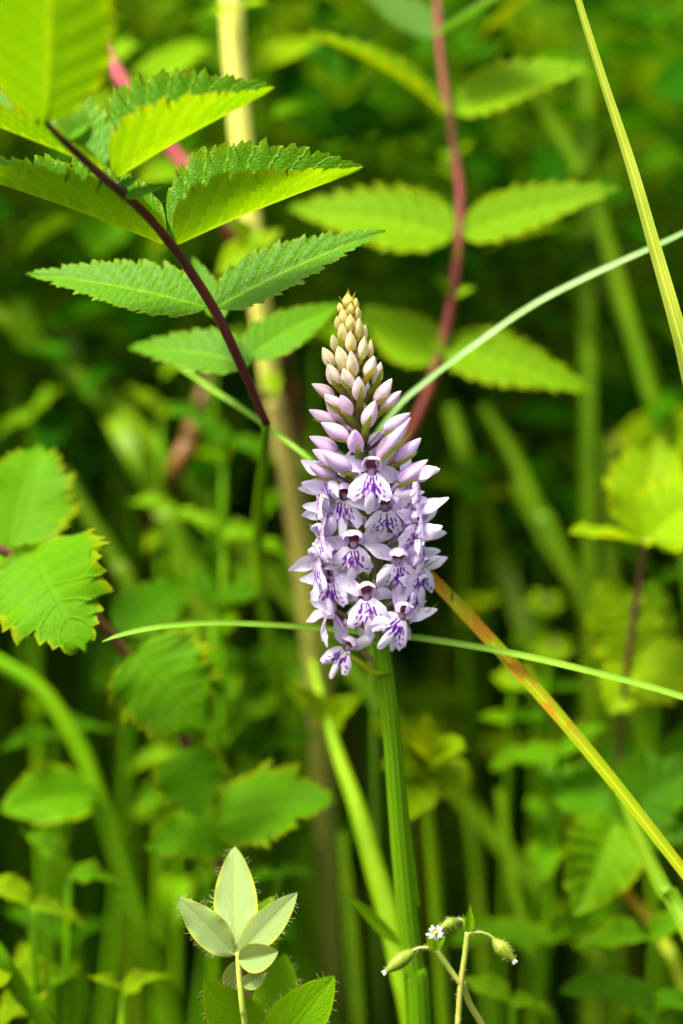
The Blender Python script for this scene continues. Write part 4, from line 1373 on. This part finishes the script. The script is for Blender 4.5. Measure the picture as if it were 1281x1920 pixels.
hb = [(60, 780, .16, 'trefoil', 2),  (330, 960, .12, 'trefoil', 1), (420, 830, .12, 'herb', 2), (420, 1000, .11, 'trefoil', 3), (400, 1130, .10, 'herb', 2), (250, 720, .18, 'herb', 3), (300, 780, .15, 'lime', 3),
       (130, 1640, .07, 'birch', 1), (60, 1700, .06, 'lime', 3), (230, 1860, .05, 'lime', 1),   (520, 1640, .09, 'herb', 3), 
      (560, 1260, .14, 'herb', 1),      (1050, 1420, .10, 'birch', 2), 
       (960, 1880, .06, 'trefoil', 3),  (1220, 1880, .06, 'herb', 2), (1220, 1760, .07, 'birch', 3),  (1020, 880, .22, 'trefoil', 0), (870, 930, .18, 'lime', 1),
      (1230, 1100, .12, 'herb', 1), (930, 800, .22, 'herb', 2), (1000, 480, .25, 'trefoil', 1), (930, 560, .22, 'herb', 0), (1200, 300, .3, 'trefoil', 0), (1180, 100, .35, 'herb', 0), (680, 250, .22, 'herb', 3), (720, 330, .25, 'trefoil', 3), (560, 200, .22, 'trefoil', 1),
      (620, 130, .2, 'lime', 0), (540, 60, .25, 'lime', 3), (330, 60, .18, 'lime', 1), (380, 130, .2, 'trefoil', 3), (280, 30, .22, 'lime', 0), (120, 120, .2, 'trefoil', 1), (720, 30, .3, 'lime', 1), (1010, 40, .35, 'lime', 0), (60, 420, .22, 'trefoil', 1), (30, 690, .2, 'herb', 0),
      (560, 470, .2, 'herb', 3), (590, 640, .16, 'trefoil', 3), (400, 660, .15, 'trefoil', 2), (700, 560, .2, 'trefoil', 2), (1250, 440, .3, 'lime', 1), (1150, 640, .22, 'herb', 0), (460, 1250, .12, 'herb', 2), (100, 1380, .11, 'herb', 1),   (470, 1420, .12, 'herb', 3)]
for i, (x, y, d, mt, q) in enumerate(hb):
    herb(x, y, d, random.uniform(.45, .7), mt, q, random.choice((8, 10, 12) if y < 700 else (6, 7, 8) if y < 1150 else (4, 5, 6)), random.uniform(.018, .031) * (1 + d) * (1 if y < 1150 else 1.15), random.uniform(-.03, .03))

# ------------------------------------------------------------------ meadow mass behind: grass and undergrowth nobody could count
def scatter(name, label, n, kind, seed, near=0):
    r = np.random.default_rng(seed)
    Vs, Fs, Cs = [], [], []
    off = 0
    for i in range(n):
        # distance behind the spike, denser near
        y = (.22 if kind == 'grass' else .17) + 2.6 * r.random() ** 1.7
        x = r.uniform(-1, 1) * (.16 + .30 * (y + .6))
        cap = 9.
        if i < near:          # meadow goes on unseen beside and below, added to block front and side light
            y = r.uniform(-1.5, .25)
            x = r.uniform(-1, 1) * .9
            hw = .0834 * max(.0, y + .60) / .6 + .075
            if abs(x) < hw + (.06 if kind == 'grass' else .0):
                if kind == 'grass' or y < -.35:
                    x = math.copysign(hw + .06 + r.random() * .6, x)
                elif y > .06:
                    y = r.uniform(-.35, .03)
            if abs(x) < hw + .05:
                cap = max(.03, .362 - (y + .587) * .47 - .04)
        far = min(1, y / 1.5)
        if kind == 'grass':
            h = r.uniform(.22, .46) + .34 * far * r.random() + .12 * far
            if y < .2:
                h *= .75
            lean = r.normal(0, .30, 2) * h
            if i < near:
                lean[0] = math.copysign(abs(lean[0]), x)
            lean[1] = abs(lean[1])
            w = r.uniform(.003, .0085)
            az = r.uniform(0, math.pi)
            bx, by = math.cos(az) * w / 2, math.sin(az) * w / 2
            t = np.linspace(0, 1, 7)
            px = x + lean[0] * t ** 2
            py = y + lean[1] * t ** 2
            pz = h * (t - .18 * t ** 3)
            ww = np.interp(t, [0, .5, .85, 1], [.8, 1, .55, .03])
            L = np.stack([px - bx * ww, py - by * ww, pz], -1)
            Rr = np.stack([px + bx * ww, py + by * ww, pz], -1)
            V = np.empty((14, 3))
            V[0::2], V[1::2] = L, Rr
            F = [(off + 2 * k, off + 2 * k + 1, off + 2 * k + 3, off + 2 * k + 2) for k in range(6)]
            c = np.array([.05, .165, .0008]) * r.uniform(.35, 1.6) + np.array([.10, .07, .001]) * max(0, r.normal(.2, .5))
        else:
            h = min(cap, .02 + (.38 + .22 * far) * r.random() ** .85)
            if i >= near and y < .7 and h < .2 and r.random() < .95:
                h += .2
            l = r.uniform(.010, .030) * (1 + .6 * far)
            w = l * r.uniform(.35, .65)
            az, el = r.uniform(0, 6.28), r.normal(.1, .45)
            d = np.array([math.cos(az) * math.cos(el), math.sin(az) * math.cos(el), math.sin(el)])
            s = np.array([-math.sin(az), math.cos(az), r.normal(0, .5)])
            s /= np.linalg.norm(s)
            nn = np.cross(d, s)
            p = np.array([x, y, h])
            V = np.array([p, p + d * l * .3 + s * w * .45 + nn * l * .06, p + d * l * .35 - nn * l * .02, p + d * l * .3 - s * w * .45 + nn * l * .06,
                          p + d * l * .7 + s * w * .33 + nn * l * .02, p + d * l * .7 - nn * l * .06, p + d * l * .7 - s * w * .33 + nn * l * .02, p + d * l - nn * l * .16])
            F = [(off, off + 1, off + 2), (off, off + 2, off + 3), (off + 1, off + 4, off + 5, off + 2), (off + 2, off + 5, off + 6, off + 3), (off + 4, off + 7, off + 5), (off + 5, off + 7, off + 6)]
            c = np.array([.018, .105, .0006]) * r.uniform(.35, 1.6) + np.array([.07, .09, .0006]) * max(0, r.normal(.0, .55))
        if far > .25:        # brighter distance put into the grass and leaf colour further off
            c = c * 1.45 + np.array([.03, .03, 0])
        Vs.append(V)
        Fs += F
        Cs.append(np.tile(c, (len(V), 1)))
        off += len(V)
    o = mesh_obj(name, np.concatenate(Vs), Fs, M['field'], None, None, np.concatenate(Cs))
    o['kind'] = 'stuff'
    o['label'] = label
    o['category'] = 'grass' if kind == 'grass' else 'foliage'
    return o


scatter('grass', 'tall green meadow grass filling the blurred distance', 8200, 'grass', 5, 1600)
scatter('undergrowth', 'dense green leafy undergrowth beneath the meadow grass', 24000, 'leaf', 6, 7000)
